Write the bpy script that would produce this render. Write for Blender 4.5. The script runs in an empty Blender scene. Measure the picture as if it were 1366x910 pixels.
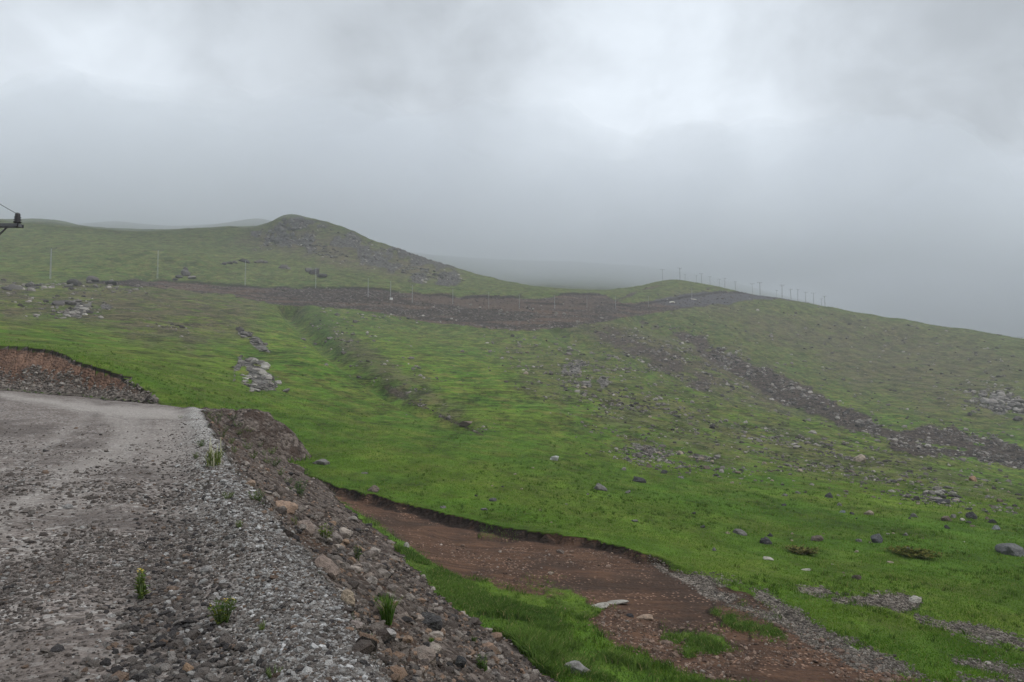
import bpy, math, random
import numpy as np
from mathutils import Vector, Matrix

rng = np.random.default_rng(7)
random.seed(7)
scene = bpy.context.scene
COL = scene.collection

# ------------------------------------------------------------------ camera maths
W, Hh, F = 1366.0, 910.0, 1000.0
HOR = 515.0
PITCH = math.atan((HOR - Hh / 2) / F)
CP, SP = math.cos(PITCH), math.sin(PITCH)

def ray(x, y):
    cx, cz = (np.asarray(x, float) - W / 2) / F, (Hh / 2 - np.asarray(y, float)) / F
    return cx, CP - cz * SP, SP + cz * CP

def project(X, Y, Z):
    d = Y * CP + Z * SP
    h = -Y * SP + Z * CP
    d = np.where(d < 0.05, 0.05, d)
    px = W / 2 + F * X / d
    py = Hh / 2 - F * h / d
    behind = (Y * CP + Z * SP) < 0.1
    return np.where(behind, -9e4, px), np.where(behind, 9e4, py)

# ------------------------------------------------------------------ noise
def _hash(ix, iy, seed):
    h = (ix.astype(np.int64) * 374761393 + iy.astype(np.int64) * 668265263 + seed * 974634777) & 0xFFFFFFFF
    h = ((h ^ (h >> 13)) * 1274126177) & 0xFFFFFFFF
    h = h ^ (h >> 16)
    return (h & 0xFFFFFF) / float(0xFFFFFF) * 2 - 1

def vnoise(x, y, seed=0):
    ix, iy = np.floor(x), np.floor(y)
    fx, fy = x - ix, y - iy
    fx = fx * fx * fx * (fx * (fx * 6 - 15) + 10); fy = fy * fy * fy * (fy * (fy * 6 - 15) + 10)
    a = _hash(ix, iy, seed); b = _hash(ix + 1, iy, seed)
    c = _hash(ix, iy + 1, seed); d = _hash(ix + 1, iy + 1, seed)
    return (a * (1 - fx) + b * fx) * (1 - fy) + (c * (1 - fx) + d * fx) * fy

def fbm(x, y, octv=4, seed=0, gain=0.5):
    s, a, f, n = 0, 1.0, 1.0, 0
    for k in range(octv):
        s = s + a * vnoise(x * f + 17.3 * k, y * f - 9.1 * k, seed + k)
        n += a; a *= gain; f *= 2.03
    return s / n

def sstep(a, b, x):
    t = np.clip((x - a) / (b - a), 0, 1)
    return t * t * (3 - 2 * t)

def poly_sd(px, py, poly):
    """signed distance to polygon, positive inside"""
    P = np.array(poly, float); n = len(P)
    d2 = np.full(px.shape, 1e18); inside = np.zeros(px.shape, bool)
    for i in range(n):
        ax, ay = P[i]; bx, by = P[(i + 1) % n]
        ex, ey = bx - ax, by - ay
        L = ex * ex + ey * ey + 1e-9
        t = np.clip(((px - ax) * ex + (py - ay) * ey) / L, 0, 1)
        d2 = np.minimum(d2, (px - ax - t * ex) ** 2 + (py - ay - t * ey) ** 2)
        c = (ay > py) != (by > py)
        with np.errstate(divide='ignore', invalid='ignore'):
            xi = (bx - ax) * (py - ay) / (by - ay if by != ay else 1e-9) + ax
        inside ^= c & (px < xi)
    d = np.sqrt(d2)
    return np.where(inside, d, -d)

def line_d(px, py, pts):
    d2 = np.full(px.shape, 1e18)
    for (ax, ay), (bx, by) in zip(pts[:-1], pts[1:]):
        ex, ey = bx - ax, by - ay
        t = np.clip(((px - ax) * ex + (py - ay) * ey) / (ex * ex + ey * ey + 1e-9), 0, 1)
        d2 = np.minimum(d2, (px - ax - t * ex) ** 2 + (py - ay - t * ey) ** 2)
    return np.sqrt(d2)

# ------------------------------------------------------------------ terrain control points
CT = []   # (az, ln r, t)
def cp(x, y, Yd):
    dx, dy, dz = ray(x, y)
    s = Yd / dy
    X, Z = dx * s, dz * s
    r = math.hypot(X, Yd)
    CT.append((math.atan2(X, Yd), math.log(r), Z / r))
def cw(X, Y, Z):
    r = math.hypot(X, Y)
    CT.append((math.atan2(X, Y), math.log(r), Z / r))

for p in [
    # lower ground : soil patch and meadow foot
    (620, 770, 18.5), (720, 890, 12.2), (900, 850, 15), (1100, 880, 14.2), (1366, 905, 14.4), (800, 765, 19.7),
    (1000, 795, 18.7), (1200, 822, 18), (1366, 850, 17.6),
    (400, 635, 33), (500, 665, 29), (600, 693, 26.4), (740, 717, 24.3), (880, 748, 21.9),
    (1366, 740, 28), (1150, 720, 29.8), (1022, 720, 28.8), (800, 650, 37), (600, 640, 34), (450, 610, 37),
    (350, 540, 48), (740, 610, 48), (1000, 640, 50), (1200, 660, 48), (1366, 680, 46),
    (620, 565, 64), (850, 600, 66), (1100, 620, 72), (1300, 640, 69), (480, 560, 58),
    (480, 515, 84), (700, 515, 100), (900, 545, 105), (1000, 575, 96), (420, 480, 95),
    # crest of the near slope and the dip behind it
    (820, 470, 190), (880, 497, 168), (950, 527, 148), (1050, 555, 132), (1180, 583, 118), (1280, 613, 106), (1366, 638, 96),
    (880, 501, 190), (950, 534, 166), (1050, 562, 150), (1180, 591, 132), (1280, 621, 118), (1366, 645, 108),
    # gully and the right hill
    (930, 450, 262), (1000, 500, 215), (1080, 545, 182), (1200, 577, 152), (1366, 614, 130),
    (1366, 560, 172), (1200, 525, 212), (1100, 485, 262), (1366, 500, 240), (1000, 440, 302), (1200, 470, 300), (1100, 440, 325),
    (1120, 412, 372), (1200, 425, 360), (1290, 440, 345), (1366, 452, 332), (1060, 402, 378), (1000, 393, 384), (960, 382, 400),
    (900, 372, 428), (870, 379, 430), (840, 388, 440),
    (870, 400, 560), (900, 402, 560), (1000, 425, 500), (1120, 450, 470), (1200, 465, 450), (1366, 490, 420),
    (960, 420, 540),
    # far dirt road: lower edge, upper edge
    (300, 393, 228), (380, 405, 233), (470, 412, 236), (560, 428, 238), (680, 440, 236), (740, 435, 246), (800, 428, 266),
    (850, 420, 292), (900, 408, 325), (960, 401, 350), (1040, 402, 365),
    (200, 376, 250), (330, 383, 258), (420, 385, 262), (490, 386, 264), (560, 394, 266), (680, 398, 278), (760, 394, 300), (830, 404, 320),
    (900, 398, 345), (960, 391, 368),
    # slope between
    (500, 450, 170), (600, 470, 160), (700, 480, 164), (600, 450, 200), (780, 460, 215), (430, 455, 150), (385, 412, 215),
    (330, 440, 140), (300, 430, 142), (250, 400, 192), (-60, 452, 43), (0, 462, 41.0), (60, 466, 40.5), (120, 479, 39.8), (180, 497, 38.8), (215, 519, 37.6), (245, 541, 36.2), (330, 500, 70), (200, 480, 60), (0, 455, 56), (100, 470, 55), (0, 420, 110), (150, 420, 125),
    (0, 380, 182), (100, 382, 182), (180, 385, 200), (260, 520, 46), (330, 465, 105), (560, 540, 78),
    # peak and left hill
    (381, 288, 420), (372, 291, 419), (362, 297, 418), (350, 302, 419), (336, 306, 420), (400, 291, 419), (420, 295, 418), (450, 302, 416), (520, 328, 408), (600, 356, 402), (650, 370, 410), (350, 325, 385), (480, 352, 340), (560, 370, 325),
    (420, 345, 345), (640, 382, 340), (400, 312, 400),
    (0, 293, 380), (60, 292, 385), (150, 304, 400), (250, 305, 405), (310, 302, 412),
    (0, 340, 260), (150, 340, 275), (250, 345, 290), (80, 315, 320), (220, 320, 350), (330, 360, 300),
    (395, 320, 520), (450, 332, 540), (250, 309, 440), (150, 308, 435), (0, 305, 430), (520, 352, 560), (60, 304, 430),
    (600, 378, 520), (670, 384, 560),
    # far ground that climbs into the cloud
    (780, 394, 480), (720, 392, 470), (640, 362, 640), (700, 362, 700), (780, 358, 720), (850, 366, 740),
    (700, 378, 590), (780, 378, 600), (840, 384, 600),
    (780, 320, 1000), (640, 320, 950), (900, 340, 1000), (1000, 380, 1000),
    (160, 295, 540), (345, 289, 560), (310, 295, 560), (420, 300, 640), (0, 290, 640), (80, 302, 520), (230, 304, 540),
    (1200, 430, 800), (1366, 450, 800),
]:
    cp(*p)
for p in [(-30, 18, .8), (-45, 30, 3.5), (-16, 4, -1.2), (-9, 9, -2.6), (-4, 8, -3.6), (0, 9, -4.3), (3, 6, -4.7), (6, 8, -5.1), (11, 8, -5.5),
          (0, 2.5, -4.3), (-2, 3, -3.9), (0, -3, -4.2), (-14, 20, -2.2), (-22, 30, -.2), (-11, 27, -3.6), (-15, 34, -2.0),
          (5, 2, -5), (5, -5, -5), (-5, -5, -3), (-12, -10, -1.5), (12, -10, -6), (0, 1, -4.3), (1, 0, -4.3), (-1, 0, -4.2), (0, -1, -4.3),
          (0, -40, -4), (40, 0, -9), (40, 20, -8.5), (-40, 0, 2.5), (-80, 40, 12), (-140, 100, 24), (-300, 250, 72), (-420, 340, 80), (-150, 0, 14), (-400, 0, 45),
          (90, 50, -13), (150, 90, -17), (260, 240, 6), (350, 300, 14), (150, 0, -16), (400, 0, -20), (0, -150, -4), (0, -500, 0), (300, -300, -20), (-300, -300, 30),
          (500, 300, 10), (-600, 500, 110), (-900, 0, 90), (900, 0, -20), (900, 600, 10), (0, -1200, 10), (-800, 1000, 140), (0, 1400, 150), (700, 1100, 60), (-1000, -900, 60), (1000, -900, -20)]:
    cw(*p)

C = np.array(CT)
SL = 0.55
def feats(az, lr):
    return np.stack([az, lr * SL], -1)
Q = feats(C[:, 0], C[:, 1])
def kern(a, b):
    d2 = ((a[:, None, :] - b[None]) ** 2).sum(-1)
    return np.sqrt(d2 + 0.010 ** 2)
n = len(Q)
A = np.zeros((n + 3, n + 3))
A[:n, :n] = kern(Q, Q) + np.eye(n) * -1e-3
A[:n, n] = 1; A[:n, n + 1:] = Q; A[n, :n] = 1; A[n + 1:, :n] = Q.T
sol = np.linalg.solve(A, np.concatenate([C[:, 2], np.zeros(3)]))
def tps(az, lr):
    shp = az.shape
    q = feats(az.ravel(), lr.ravel())
    out = np.empty(len(q))
    for i in range(0, len(q), 40000):
        b = q[i:i + 40000]
        out[i:i + 40000] = kern(b, Q) @ sol[:n] + sol[n] + b @ sol[n + 1:]
    return out.reshape(shp)

# ------------------------------------------------------------------ terrain grid
NA_IN, NA_OUT, NR = 1040, 80, 980
az_in = np.linspace(-0.68, 0.68, NA_IN)
tt = np.linspace(0, 1, NA_OUT + 1)[1:] ** 1.3
az = np.concatenate([-(0.68 + tt[::-1] * (math.pi - 0.68)), az_in, 0.68 + tt[:-1] * (math.pi - 0.68)])
NA = len(az)
lr = np.linspace(math.log(1.0), math.log(1000.0), NR)
# coarse evaluate then refine (smooth function)
AZ, LR = np.meshgrid(az, lr)
ci = np.unique(np.concatenate([np.arange(0, NA, 3), [NA - 1]]))
rj = np.unique(np.concatenate([np.arange(0, NR, 3), [NR - 1]]))
Tc = tps(*np.meshgrid(az[ci], lr[rj]))
Tm = np.stack([np.interp(az, az[ci], row) for row in Tc])
# vertical interpolation
idx = np.searchsorted(lr[rj], lr).clip(1, len(rj) - 1)
w = ((lr - lr[rj][idx - 1]) / (lr[rj][idx] - lr[rj][idx - 1]))[:, None]
T = Tm[idx - 1] * (1 - w) + Tm[idx] * w
R = np.exp(LR)
X, Y = R * np.sin(AZ), R * np.cos(AZ)
Z = T * R
Z = np.where(Z > 105, 105 + 45 * np.tanh((Z - 105) / 45), Z)
# natural roughness
amp = sstep(14, 60, R)
Z += sstep(45, 110, R) * (.30 * fbm(X / 6.5, Y / 8, 3, 4) + .05 * np.sin(Z * 8.5 + 5 * fbm(X / 12, Y / 12, 3, 6)) * sstep(-.2, .3, fbm(X / 25, Y / 25, 3, 8)))
Z += amp * (0.16 * fbm(X / 5, Y / 5, 3, 3) + 0.05 * fbm(X / 1.3, Y / 1.3, 2, 5))
Z += sstep(80, 240, R) * (1.1 * fbm(X / 34, Y / 34, 4, 11) + 0.25 * fbm(X / 9, Y / 9, 3, 12))
Z += sstep(10, 20, R) * (1 - amp) * 0.05 * fbm(X / 1.5, Y / 1.5, 3, 15)
Z += 1.0 * np.exp(-np.hypot(X + 127, Y - 420) / 9) + .5 * np.exp(-np.hypot(X + 134, Y - 416) / 5)
PX, PY = project(X, Y, Z)
wn = fbm(PX / 60, PY / 40, 4, 21)
wn2 = fbm(PX / 18, PY / 12, 3, 22)
front = (Y > 0)
def pm(poly, soft=6, warp=6, rmin=0, rmax=1e9, warp2=3):
    """soft mask of a polygon given where the photograph shows it, only on ground at r in rmin..rmax"""
    P = np.array(poly, float)
    m = np.zeros(X.shape)
    sel = (PX > P[:, 0].min() - 60) & (PX < P[:, 0].max() + 60) & (PY > P[:, 1].min() - 60) & (PY < P[:, 1].max() + 60) & front & (R > rmin) & (R < rmax)
    sd = poly_sd(PX[sel], PY[sel], poly) + warp * wn[sel] * 1.6 + warp2 * wn2[sel]
    m[sel] = sstep(-soft, soft, sd)
    return m

# gullies cut into the slope
def carve(pts, width, depth, rmin, rmax):
    global Z
    P = np.array(pts, float)
    sel = (PX > P[:, 0].min() - 60) & (PX < P[:, 0].max() + 60) & (PY > P[:, 1].min() - 60) & (PY < P[:, 1].max() + 60) & (R > rmin) & (R < rmax)
    d = line_d(PX[sel] + 4 * wn[sel], PY[sel], pts)
    Z[sel] -= depth * np.exp(-(d / width) ** 2) * R[sel] / 150
carve([(385, 410), (430, 455), (480, 492), (520, 520), (570, 545), (620, 565)], 10, 2.6, 60, 235)
carve([(745, 440), (800, 470), (860, 492)], 8, 1.6, 160, 262)
carve([(850, 425), (930, 450), (1000, 500), (1080, 545), (1160, 572)], 12, 1.8, 150, 320)

# excavated soil patch: lowered along the turf edge
edge = [(330, 581), (372, 614), (402, 631), (450, 649), (520, 667), (600, 687), (680, 705), (740, 711), (800, 723), (880, 744), (930, 762), (975, 776)]
ex_, ey_ = np.array(edge).T
sel = (PX > 385) & (PX < 985) & (PY > 600) & (R > 10) & (R < 45)
below = np.full(X.shape, -99.0)
below[sel] = PY[sel] - np.interp(PX[sel], ex_, ey_) + 2.5 * wn2[sel] + 3 * wn[sel]
bankf = sstep(385, 430, PX) * (1 - sstep(820, 950, PX))
Z -= (0.22 + .14 * fbm(X / 1.7, Y / 1.7, 3, 66)) * bankf * sstep(0, 2.6, below) * (1 - sstep(20, 110, below))
bank_face = bankf * sstep(-1.0, .6, below) * (1 - sstep(3.0, 6, below))

# graded road
def road_z(X, Y):
    return -1.55 + 0.55 * sstep(14, 36, Y) + 0.07 * np.clip(-(X + 14.7), 0, 40) * sstep(20, 34, Y) + 0.02 * np.clip(-(X + 26), 0, 40)
road_poly = [(4.3, -7), (1.15, 0), (-2.63, 8.4), (-7.85, 20), (-13.3, 32), (-14.5, 34.0), (-15.4, 34.6), (-17.5, 35.6), (-21, 36.9), (-26.3, 38), (-37, 40.5), (-58, 44),
             (-60, 36), (-42, 30), (-30, 25), (-22, 16), (-14, 4), (-9, -8)]
sel = R < 95
D = np.full(X.shape, 99.0)
D[sel] = -poly_sd(X[sel], Y[sel], road_poly) + (0.20 + .55 * sstep(28, 33, Y[sel])) * fbm(X[sel] / 1.6, Y[sel] / 1.6, 4, 31)
Dp = np.clip(D, 0, None)
zr = road_z(X, Y) + 0.018 * fbm(X / 0.5, Y / 0.5, 3, 33) + 0.03 * fbm(X / 2.5, Y / 2.5, 2, 34)
ln_d = (X - 0.85 + 0.45 * Y) / 1.0966           # signed distance to the shoulder line, + is outside
zr += 0.09 * np.exp(-((ln_d - 0.0) / 0.33) ** 2) * (Y < 34) * (1 + 0.5 * fbm(X / 0.7, Y / 0.7, 2, 35))
zr -= 0.05 * np.exp(-((ln_d + 0.85) / 0.35) ** 2) * (Y < 34)
rut = (np.exp(-((ln_d + 2.0 + .12 * fbm(X / 3, Y / 3, 2, 48)) / .24) ** 2) + np.exp(-((ln_d + 3.75 + .12 * fbm(X / 3, Y / 3, 2, 48)) / .26) ** 2)) * (Y < 36)
zr -= .03 * rut
lump = fbm(X / 0.45, Y / 0.45, 3, 36)
lo = zr - 0.66 * Dp - 0.10 * sstep(0, .5, Dp) + sstep(0, .6, Dp) * (0.07 * lump + 0.10 * fbm(X / 1.6, Y / 1.6, 2, 37))
hi = zr + np.where(Dp < .8, 0.55 * Dp, 0.44 + 1.5 * (Dp - .8)) + sstep(0, .5, Dp) * (0.10 * lump + 0.09 * fbm(X / 1.1, Y / 1.1, 3, 38))
T0 = Z.copy()
Z = np.clip(Z, lo, hi)
# spoil mound where the bend's fill slope runs out
md = poly_sd(np.where(sel, X, 999), np.where(sel, Y, 999), [(-15.2, 36.2), (-13.2, 36.5), (-11.4, 37.4), (-10.2, 36.0), (-11.0, 34.8), (-12.6, 34.3)])
mound = np.clip(md + 0.9, 0, 2.2)
zm = -2.9 + 0.95 * mound - 0.32 * (X + 12)
zm = np.where(md > -0.9, zm + 0.10 * lump + .28 * fbm(X / 1.3, Y / 1.3, 3, 39), -99)
zm = np.where(zm > -1.25, -1.25 + .35 * np.tanh((zm + 1.25) / .5), zm)
is_mound = (zm > Z) & sel & (md > -0.9)
Z = np.where(is_mound, zm, Z)
road_m = (1 - sstep(-0.05, 0.15, D)) * sel
fill_m = sstep(-0.05, 0.15, D) * (T0 < lo + 0.05) * sel
cut_m = sstep(0.0, 0.2, D) * (T0 > hi) * sel
cut_dep = np.where(cut_m > 0, T0 - Z, 0)
fill_m = np.maximum(fill_m, is_mound)
PX, PY = project(X, Y, Z)
near_ground = np.clip(road_m + fill_m + cut_m, 0, 1) * 1.0
near_ground = np.where((D < .35) & sel, 1.0, near_ground)
free = 1 - near_ground

# ------------------------------------------------------------------ surface masks
soil = pm([(405, 634), (450, 650), (520, 668), (600, 688), (680, 707), (740, 713), (800, 725), (880, 746), (940, 772), (1010, 800), (1060, 835),
           (1140, 872), (1250, 915), (1050, 925), (960, 912), (880, 888), (815, 860), (780, 825), (720, 800), (640, 780), (560, 736), (488, 688), (440, 660)], 7, 7, 9, 45)
soil = np.maximum(soil * sstep(-1, 3, np.where(below > -90, below, 9)), bank_face)
lawn_on_soil = np.maximum.reduce([pm([(690, 790), (760, 795), (800, 812), (780, 822), (720, 815)], 16, 16, 9, 45, 14), pm([(895, 845), (960, 842), (975, 862), (920, 866)], 15, 16, 9, 45, 16),
                                  pm([(965, 825), (1020, 832), (1045, 848), (1000, 846)], 15, 16, 9, 45, 16), pm([(640, 705), (690, 712), (690, 722), (640, 716)], 4, 4, 9, 45) * .5])
soil = soil * (1 - .9 * lawn_on_soil)
peb = np.maximum.reduce([
    pm([(870, 752), (920, 764), (990, 780), (1030, 800), (1090, 830), (1130, 850), (1200, 880), (1250, 912), (1180, 900), (1090, 868), (1010, 822), (940, 790), (890, 770)], 7, 8, 9, 45),
    pm([(1060, 783), (1130, 790), (1230, 800), (1225, 812), (1190, 815), (1130, 806)], 5, 7, 9, 45),
    pm([(1220, 818), (1300, 835), (1372, 858), (1372, 872), (1300, 855), (1225, 832)], 6, 7, 9, 45),
    pm([(1270, 880), (1330, 880), (1372, 890), (1372, 915), (1280, 915)], 9, 10, 9, 45)])
dirt_far = np.maximum.reduce([
    pm([(120, 377), (200, 375), (260, 378), (330, 384), (420, 385), (490, 385), (560, 393), (620, 397), (680, 397), (720, 396), (760, 391), (810, 394), (830, 403), (870, 401), (900, 397),
        (960, 389), (1050, 392), (1085, 400), (1125, 412), (1080, 406), (1040, 402), (960, 403), (920, 408), (880, 416), (840, 424), (800, 428), (740, 437), (690, 441),
        (640, 436), (560, 428), (500, 416), (470, 412), (380, 405), (300, 393), (220, 383)], 2.5, 3, 170, 440, 3),
    pm([(800, 408), (850, 385), (890, 378), (860, 388), (830, 402)], 3, 3, 300, 460) * .7])
dirt_top = pm([(860, 401), (960, 389), (1050, 392), (1085, 400), (1125, 413), (1080, 408), (1040, 403), (960, 404), (900, 408)], 2.5, 3, 250, 440, 2)
gully = np.maximum.reduce([
    pm([(850, 428), (935, 446), (1010, 488), (1070, 514), (1130, 547), (1195, 574), (1180, 588), (1130, 572), (1080, 553), (1020, 520), (960, 484), (900, 452)], 9, 8, 130, 330, 7),
    pm([(1170, 572), (1240, 565), (1300, 580), (1372, 600), (1372, 632), (1300, 616), (1200, 596)], 6, 6, 100, 210, 6),
    pm([(770, 432), (830, 440), (900, 470), (965, 522), (940, 526), (870, 492), (800, 456)], 14, 10, 150, 330, 8) * .62,
    pm([(510, 515), (540, 528), (600, 558), (660, 585), (640, 582), (570, 548)], 3, 4, 50, 110, 3) * .55])
heath = np.maximum.reduce([
    pm([(800, 430), (900, 450), (1000, 470), (1080, 520), (1150, 570), (1050, 555), (950, 528), (880, 497), (820, 470), (770, 440)], 22, 14, 140, 330, 8) * .75,
    pm([(900, 395), (1060, 410), (1200, 430), (1372, 490), (1372, 560), (1200, 560), (1100, 500), (1000, 440)], 30, 22, 140, 390, 10) * .6,
    pm([(0, 375), (200, 380), (330, 400), (340, 450), (250, 460), (100, 440), (0, 430)], 25, 14, 60, 260, 10) * .75,
    pm([(400, 415), (440, 430), (560, 500), (650, 570), (600, 560), (520, 512), (450, 462)], 12, 10, 60, 240, 8) * .55,
    pm([(660, 450), (760, 460), (960, 530), (1372, 640), (1372, 690), (1050, 640), (850, 600), (700, 520)], 28, 20, 60, 200, 10) * .5,
    pm([(300, 325), (380, 290), (480, 320), (610, 365), (560, 375), (420, 345)], 12, 8, 300, 430, 8) * .8])
rockm = np.maximum.reduce([
    pm([(305, 322), (345, 306), (380, 289), (440, 306), (520, 330), (600, 362), (608, 374), (560, 372), (500, 350), (430, 335), (370, 330)], 10, 10, 300, 440, 10) * sstep(-.25, .3, wn2 + .4 * wn),
    pm([(60, 402), (115, 402), (140, 412), (90, 428), (50, 415)], 8, 8, 60, 260, 6) * sstep(-.15, .3, wn2),
    pm([(318, 475), (345, 482), (365, 505), (378, 520), (340, 522), (312, 508)], 5, 4, 40, 120, 4) * sstep(-.25, .2, wn2),
    pm([(315, 437), (345, 450), (362, 472), (345, 466), (318, 446)], 4, 3, 60, 160, 3) * sstep(-.25, .2, wn2),
    pm([(1300, 520), (1340, 525), (1368, 540), (1368, 552), (1320, 545)], 6, 5, 130, 250, 5) * sstep(-.2, .2, wn2),
    pm([(840, 592), (930, 595), (960, 612), (900, 615), (845, 605)], 7, 8, 50, 110, 6) * sstep(-.05, .3, wn2) * .8,
    pm([(690, 480), (780, 488), (830, 520), (780, 512), (700, 492)], 8, 8, 90, 220, 6) * sstep(0, .3, wn2) * .7])
# road tones
track = np.maximum.reduce([pm([(0, 524), (60, 530), (130, 538), (225, 545), (250, 552), (240, 560), (170, 560), (110, 550), (40, 537), (0, 531)], 4, 3, 20, 60, 2),
                           pm([(130, 545), (200, 560), (195, 590), (160, 615), (90, 650), (30, 690), (-30, 720), (-30, 690), (60, 640), (120, 605), (150, 580)], 16, 8, 6, 60, 3) * .75,
                           pm([(210, 560), (255, 565), (250, 620), (215, 640), (190, 600)], 14, 8, 6, 40, 3) * .5])
track = np.maximum(track, .42 * rut * sstep(-.5, .3, fbm(X / 2, Y / 2, 3, 49)))
berm = np.exp(-((ln_d - 0.02 + 0.25 * fbm(X / 1.2, Y / 1.2, 3, 41)) / 0.36) ** 2) * (Y < 33) * (Y > -6)
berm = np.clip(berm * (1.05 + .9 * fbm(X / .8, Y / .8, 3, 47)), 0, 1) * np.maximum(road_m, fill_m)
soilband = fill_m * np.exp(-((ln_d - 1.15) / 0.45) ** 2) * sstep(-.1, .35, fbm(X / .9, Y / .9, 3, 42)) * (1 - is_mound)
darkroad = road_m * sstep(0.0, 0.45, fbm(X / 2.2, Y / 1.1, 3, 43)) * (1 - track)

m_soil = soil * free
m_peb = np.clip(peb * free, 0, 1) * sstep(-.45, .15, fbm(X / 1.1, Y / 1.1, 3, 44) + .25)
m_far = np.clip(dirt_far, 0, 1) * free
m_gul = np.clip(gully, 0, 1) * free * sstep(-.75, -.2, fbm(X / 6, Y / 6, 3, 45))
m_rock = np.clip(rockm, 0, 1) * free
m_heath = np.clip(heath, 0, 1) * free
m_turf = free * (1 - np.maximum.reduce([m_soil, m_peb, m_far, m_gul, m_rock]))
edge_shade = np.zeros(X.shape)
red = cut_m * sstep(.16, .26, cut_dep) * sstep(.8, 1.2, D + .5 * fbm(X / 1.5, Y / 1.5, 2, 46))

bench = np.maximum(pm([(540, 391), (620, 399), (690, 402), (760, 398), (800, 404), (790, 410), (700, 413), (630, 409), (560, 401)], 3, 2, 200, 350, 2),
                   pm([(860, 403), (960, 391), (1050, 393), (960, 395), (880, 407)], 2, 1.5, 250, 440, 1)) * m_far
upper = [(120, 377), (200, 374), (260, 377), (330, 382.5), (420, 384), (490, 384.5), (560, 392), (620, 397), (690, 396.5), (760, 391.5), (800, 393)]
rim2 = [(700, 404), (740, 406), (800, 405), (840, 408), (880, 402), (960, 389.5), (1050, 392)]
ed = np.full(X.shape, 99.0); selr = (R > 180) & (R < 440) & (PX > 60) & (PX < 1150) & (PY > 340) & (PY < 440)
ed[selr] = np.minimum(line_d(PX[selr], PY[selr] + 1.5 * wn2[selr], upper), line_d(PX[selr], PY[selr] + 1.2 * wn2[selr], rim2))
edge_dark = (1 - sstep(.9, 2.0, ed)) * selr * sstep(-.35, .0, wn2 + .2)  # shadow of the cut turf edge, painted as a dark line above the far road
edge_shade = np.maximum(edge_shade, .85 * edge_dark * free)
lush_shade = np.zeros(X.shape); shade_sel = selr | ((R > 40) & (R < 300) & (PX > 330) & (PX < 760) & (PY > 380) & (PY < 620))  # shade of the gully banks painted as darker green, along with longer grass
lush_shade[shade_sel] = np.maximum(np.exp(-(line_d(PX[shade_sel] - 14 + 8 * wn[shade_sel], PY[shade_sel], [(388, 405), (432, 455), (480, 492), (520, 520)]) / 16) ** 2),
                            .8 * np.exp(-(line_d(PX[shade_sel] - 8 + 8 * wn[shade_sel], PY[shade_sel], [(745, 436), (800, 470), (850, 490)]) / 14) ** 2)) * m_turf[shade_sel]

crag = m_rock * sstep(280, 320, R) * (R < 450)
Z += crag * (1.5 * (1 - 2.2 * np.abs(fbm(X / 9, Z / 5 + Y / 14, 4, 120))) - .6)

# ------------------------------------------------------------------ helpers for objects and materials
def mat(name):
    m = bpy.data.materials.new(name); m.use_nodes = True
    nt = m.node_tree; nt.nodes.clear()
    return m, nt
class NT:
    def __init__(self, nt): self.nt = nt; self.N = nt.nodes; self.L = nt.links
    def n(self, t, **k):
        x = self.N.new(t)
        for a, v in k.items(): setattr(x, a, v)
        return x
    def link(self, a, b): self.L.new(a, b)
    def put(self, sock, v):
        if isinstance(v, bpy.types.NodeSocket): self.link(v, sock)
        elif isinstance(v, (tuple, list)) and len(v) == 3 and sock.type == 'RGBA': sock.default_value = (*v, 1)
        else: sock.default_value = v
    def math(self, op, a, b=0.0, clamp=False):
        x = self.n('ShaderNodeMath', operation=op, use_clamp=clamp); self.put(x.inputs[0], a); self.put(x.inputs[1], b); return x.outputs[0]
    def mix(self, f, a, b, blend='MIX'):
        x = self.n('ShaderNodeMix', data_type='RGBA', blend_type=blend); self.put(x.inputs[0], f); self.put(x.inputs[6], a); self.put(x.inputs[7], b); return x.outputs[2]
    def noise(self, vec, scale, detail=3, rough=.55, dist=0):
        x = self.n('ShaderNodeTexNoise'); self.put(x.inputs['Vector'], vec); x.inputs['Scale'].default_value = scale
        x.inputs['Detail'].default_value = detail; x.inputs['Roughness'].default_value = rough; x.inputs['Distortion'].default_value = dist
        return x.outputs['Fac']
    def voro(self, vec, scale, feature='F1', rand=1):
        x = self.n('ShaderNodeTexVoronoi', feature=feature); self.put(x.inputs['Vector'], vec); x.inputs['Scale'].default_value = scale; x.inputs['Randomness'].default_value = rand
        return x
    def ramp(self, f, a, b, lo=0., hi=1.):
        x = self.n('ShaderNodeMapRange', interpolation_type='SMOOTHSTEP'); self.put(x.inputs[0], f)
        x.inputs[1].default_value = a; x.inputs[2].default_value = b; x.inputs[3].default_value = lo; x.inputs[4].default_value = hi
        return x.outputs[0]
    def scale(self, vec, s):
        x = self.n('ShaderNodeVectorMath', operation='MULTIPLY'); self.put(x.inputs[0], vec); x.inputs[1].default_value = s; return x.outputs[0]

def tag(o, label=None, cat=None, group=None, kind=None):
    if label: o['label'] = label
    if cat: o['category'] = cat
    if group: o['group'] = group
    if kind: o['kind'] = kind
    return o

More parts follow.
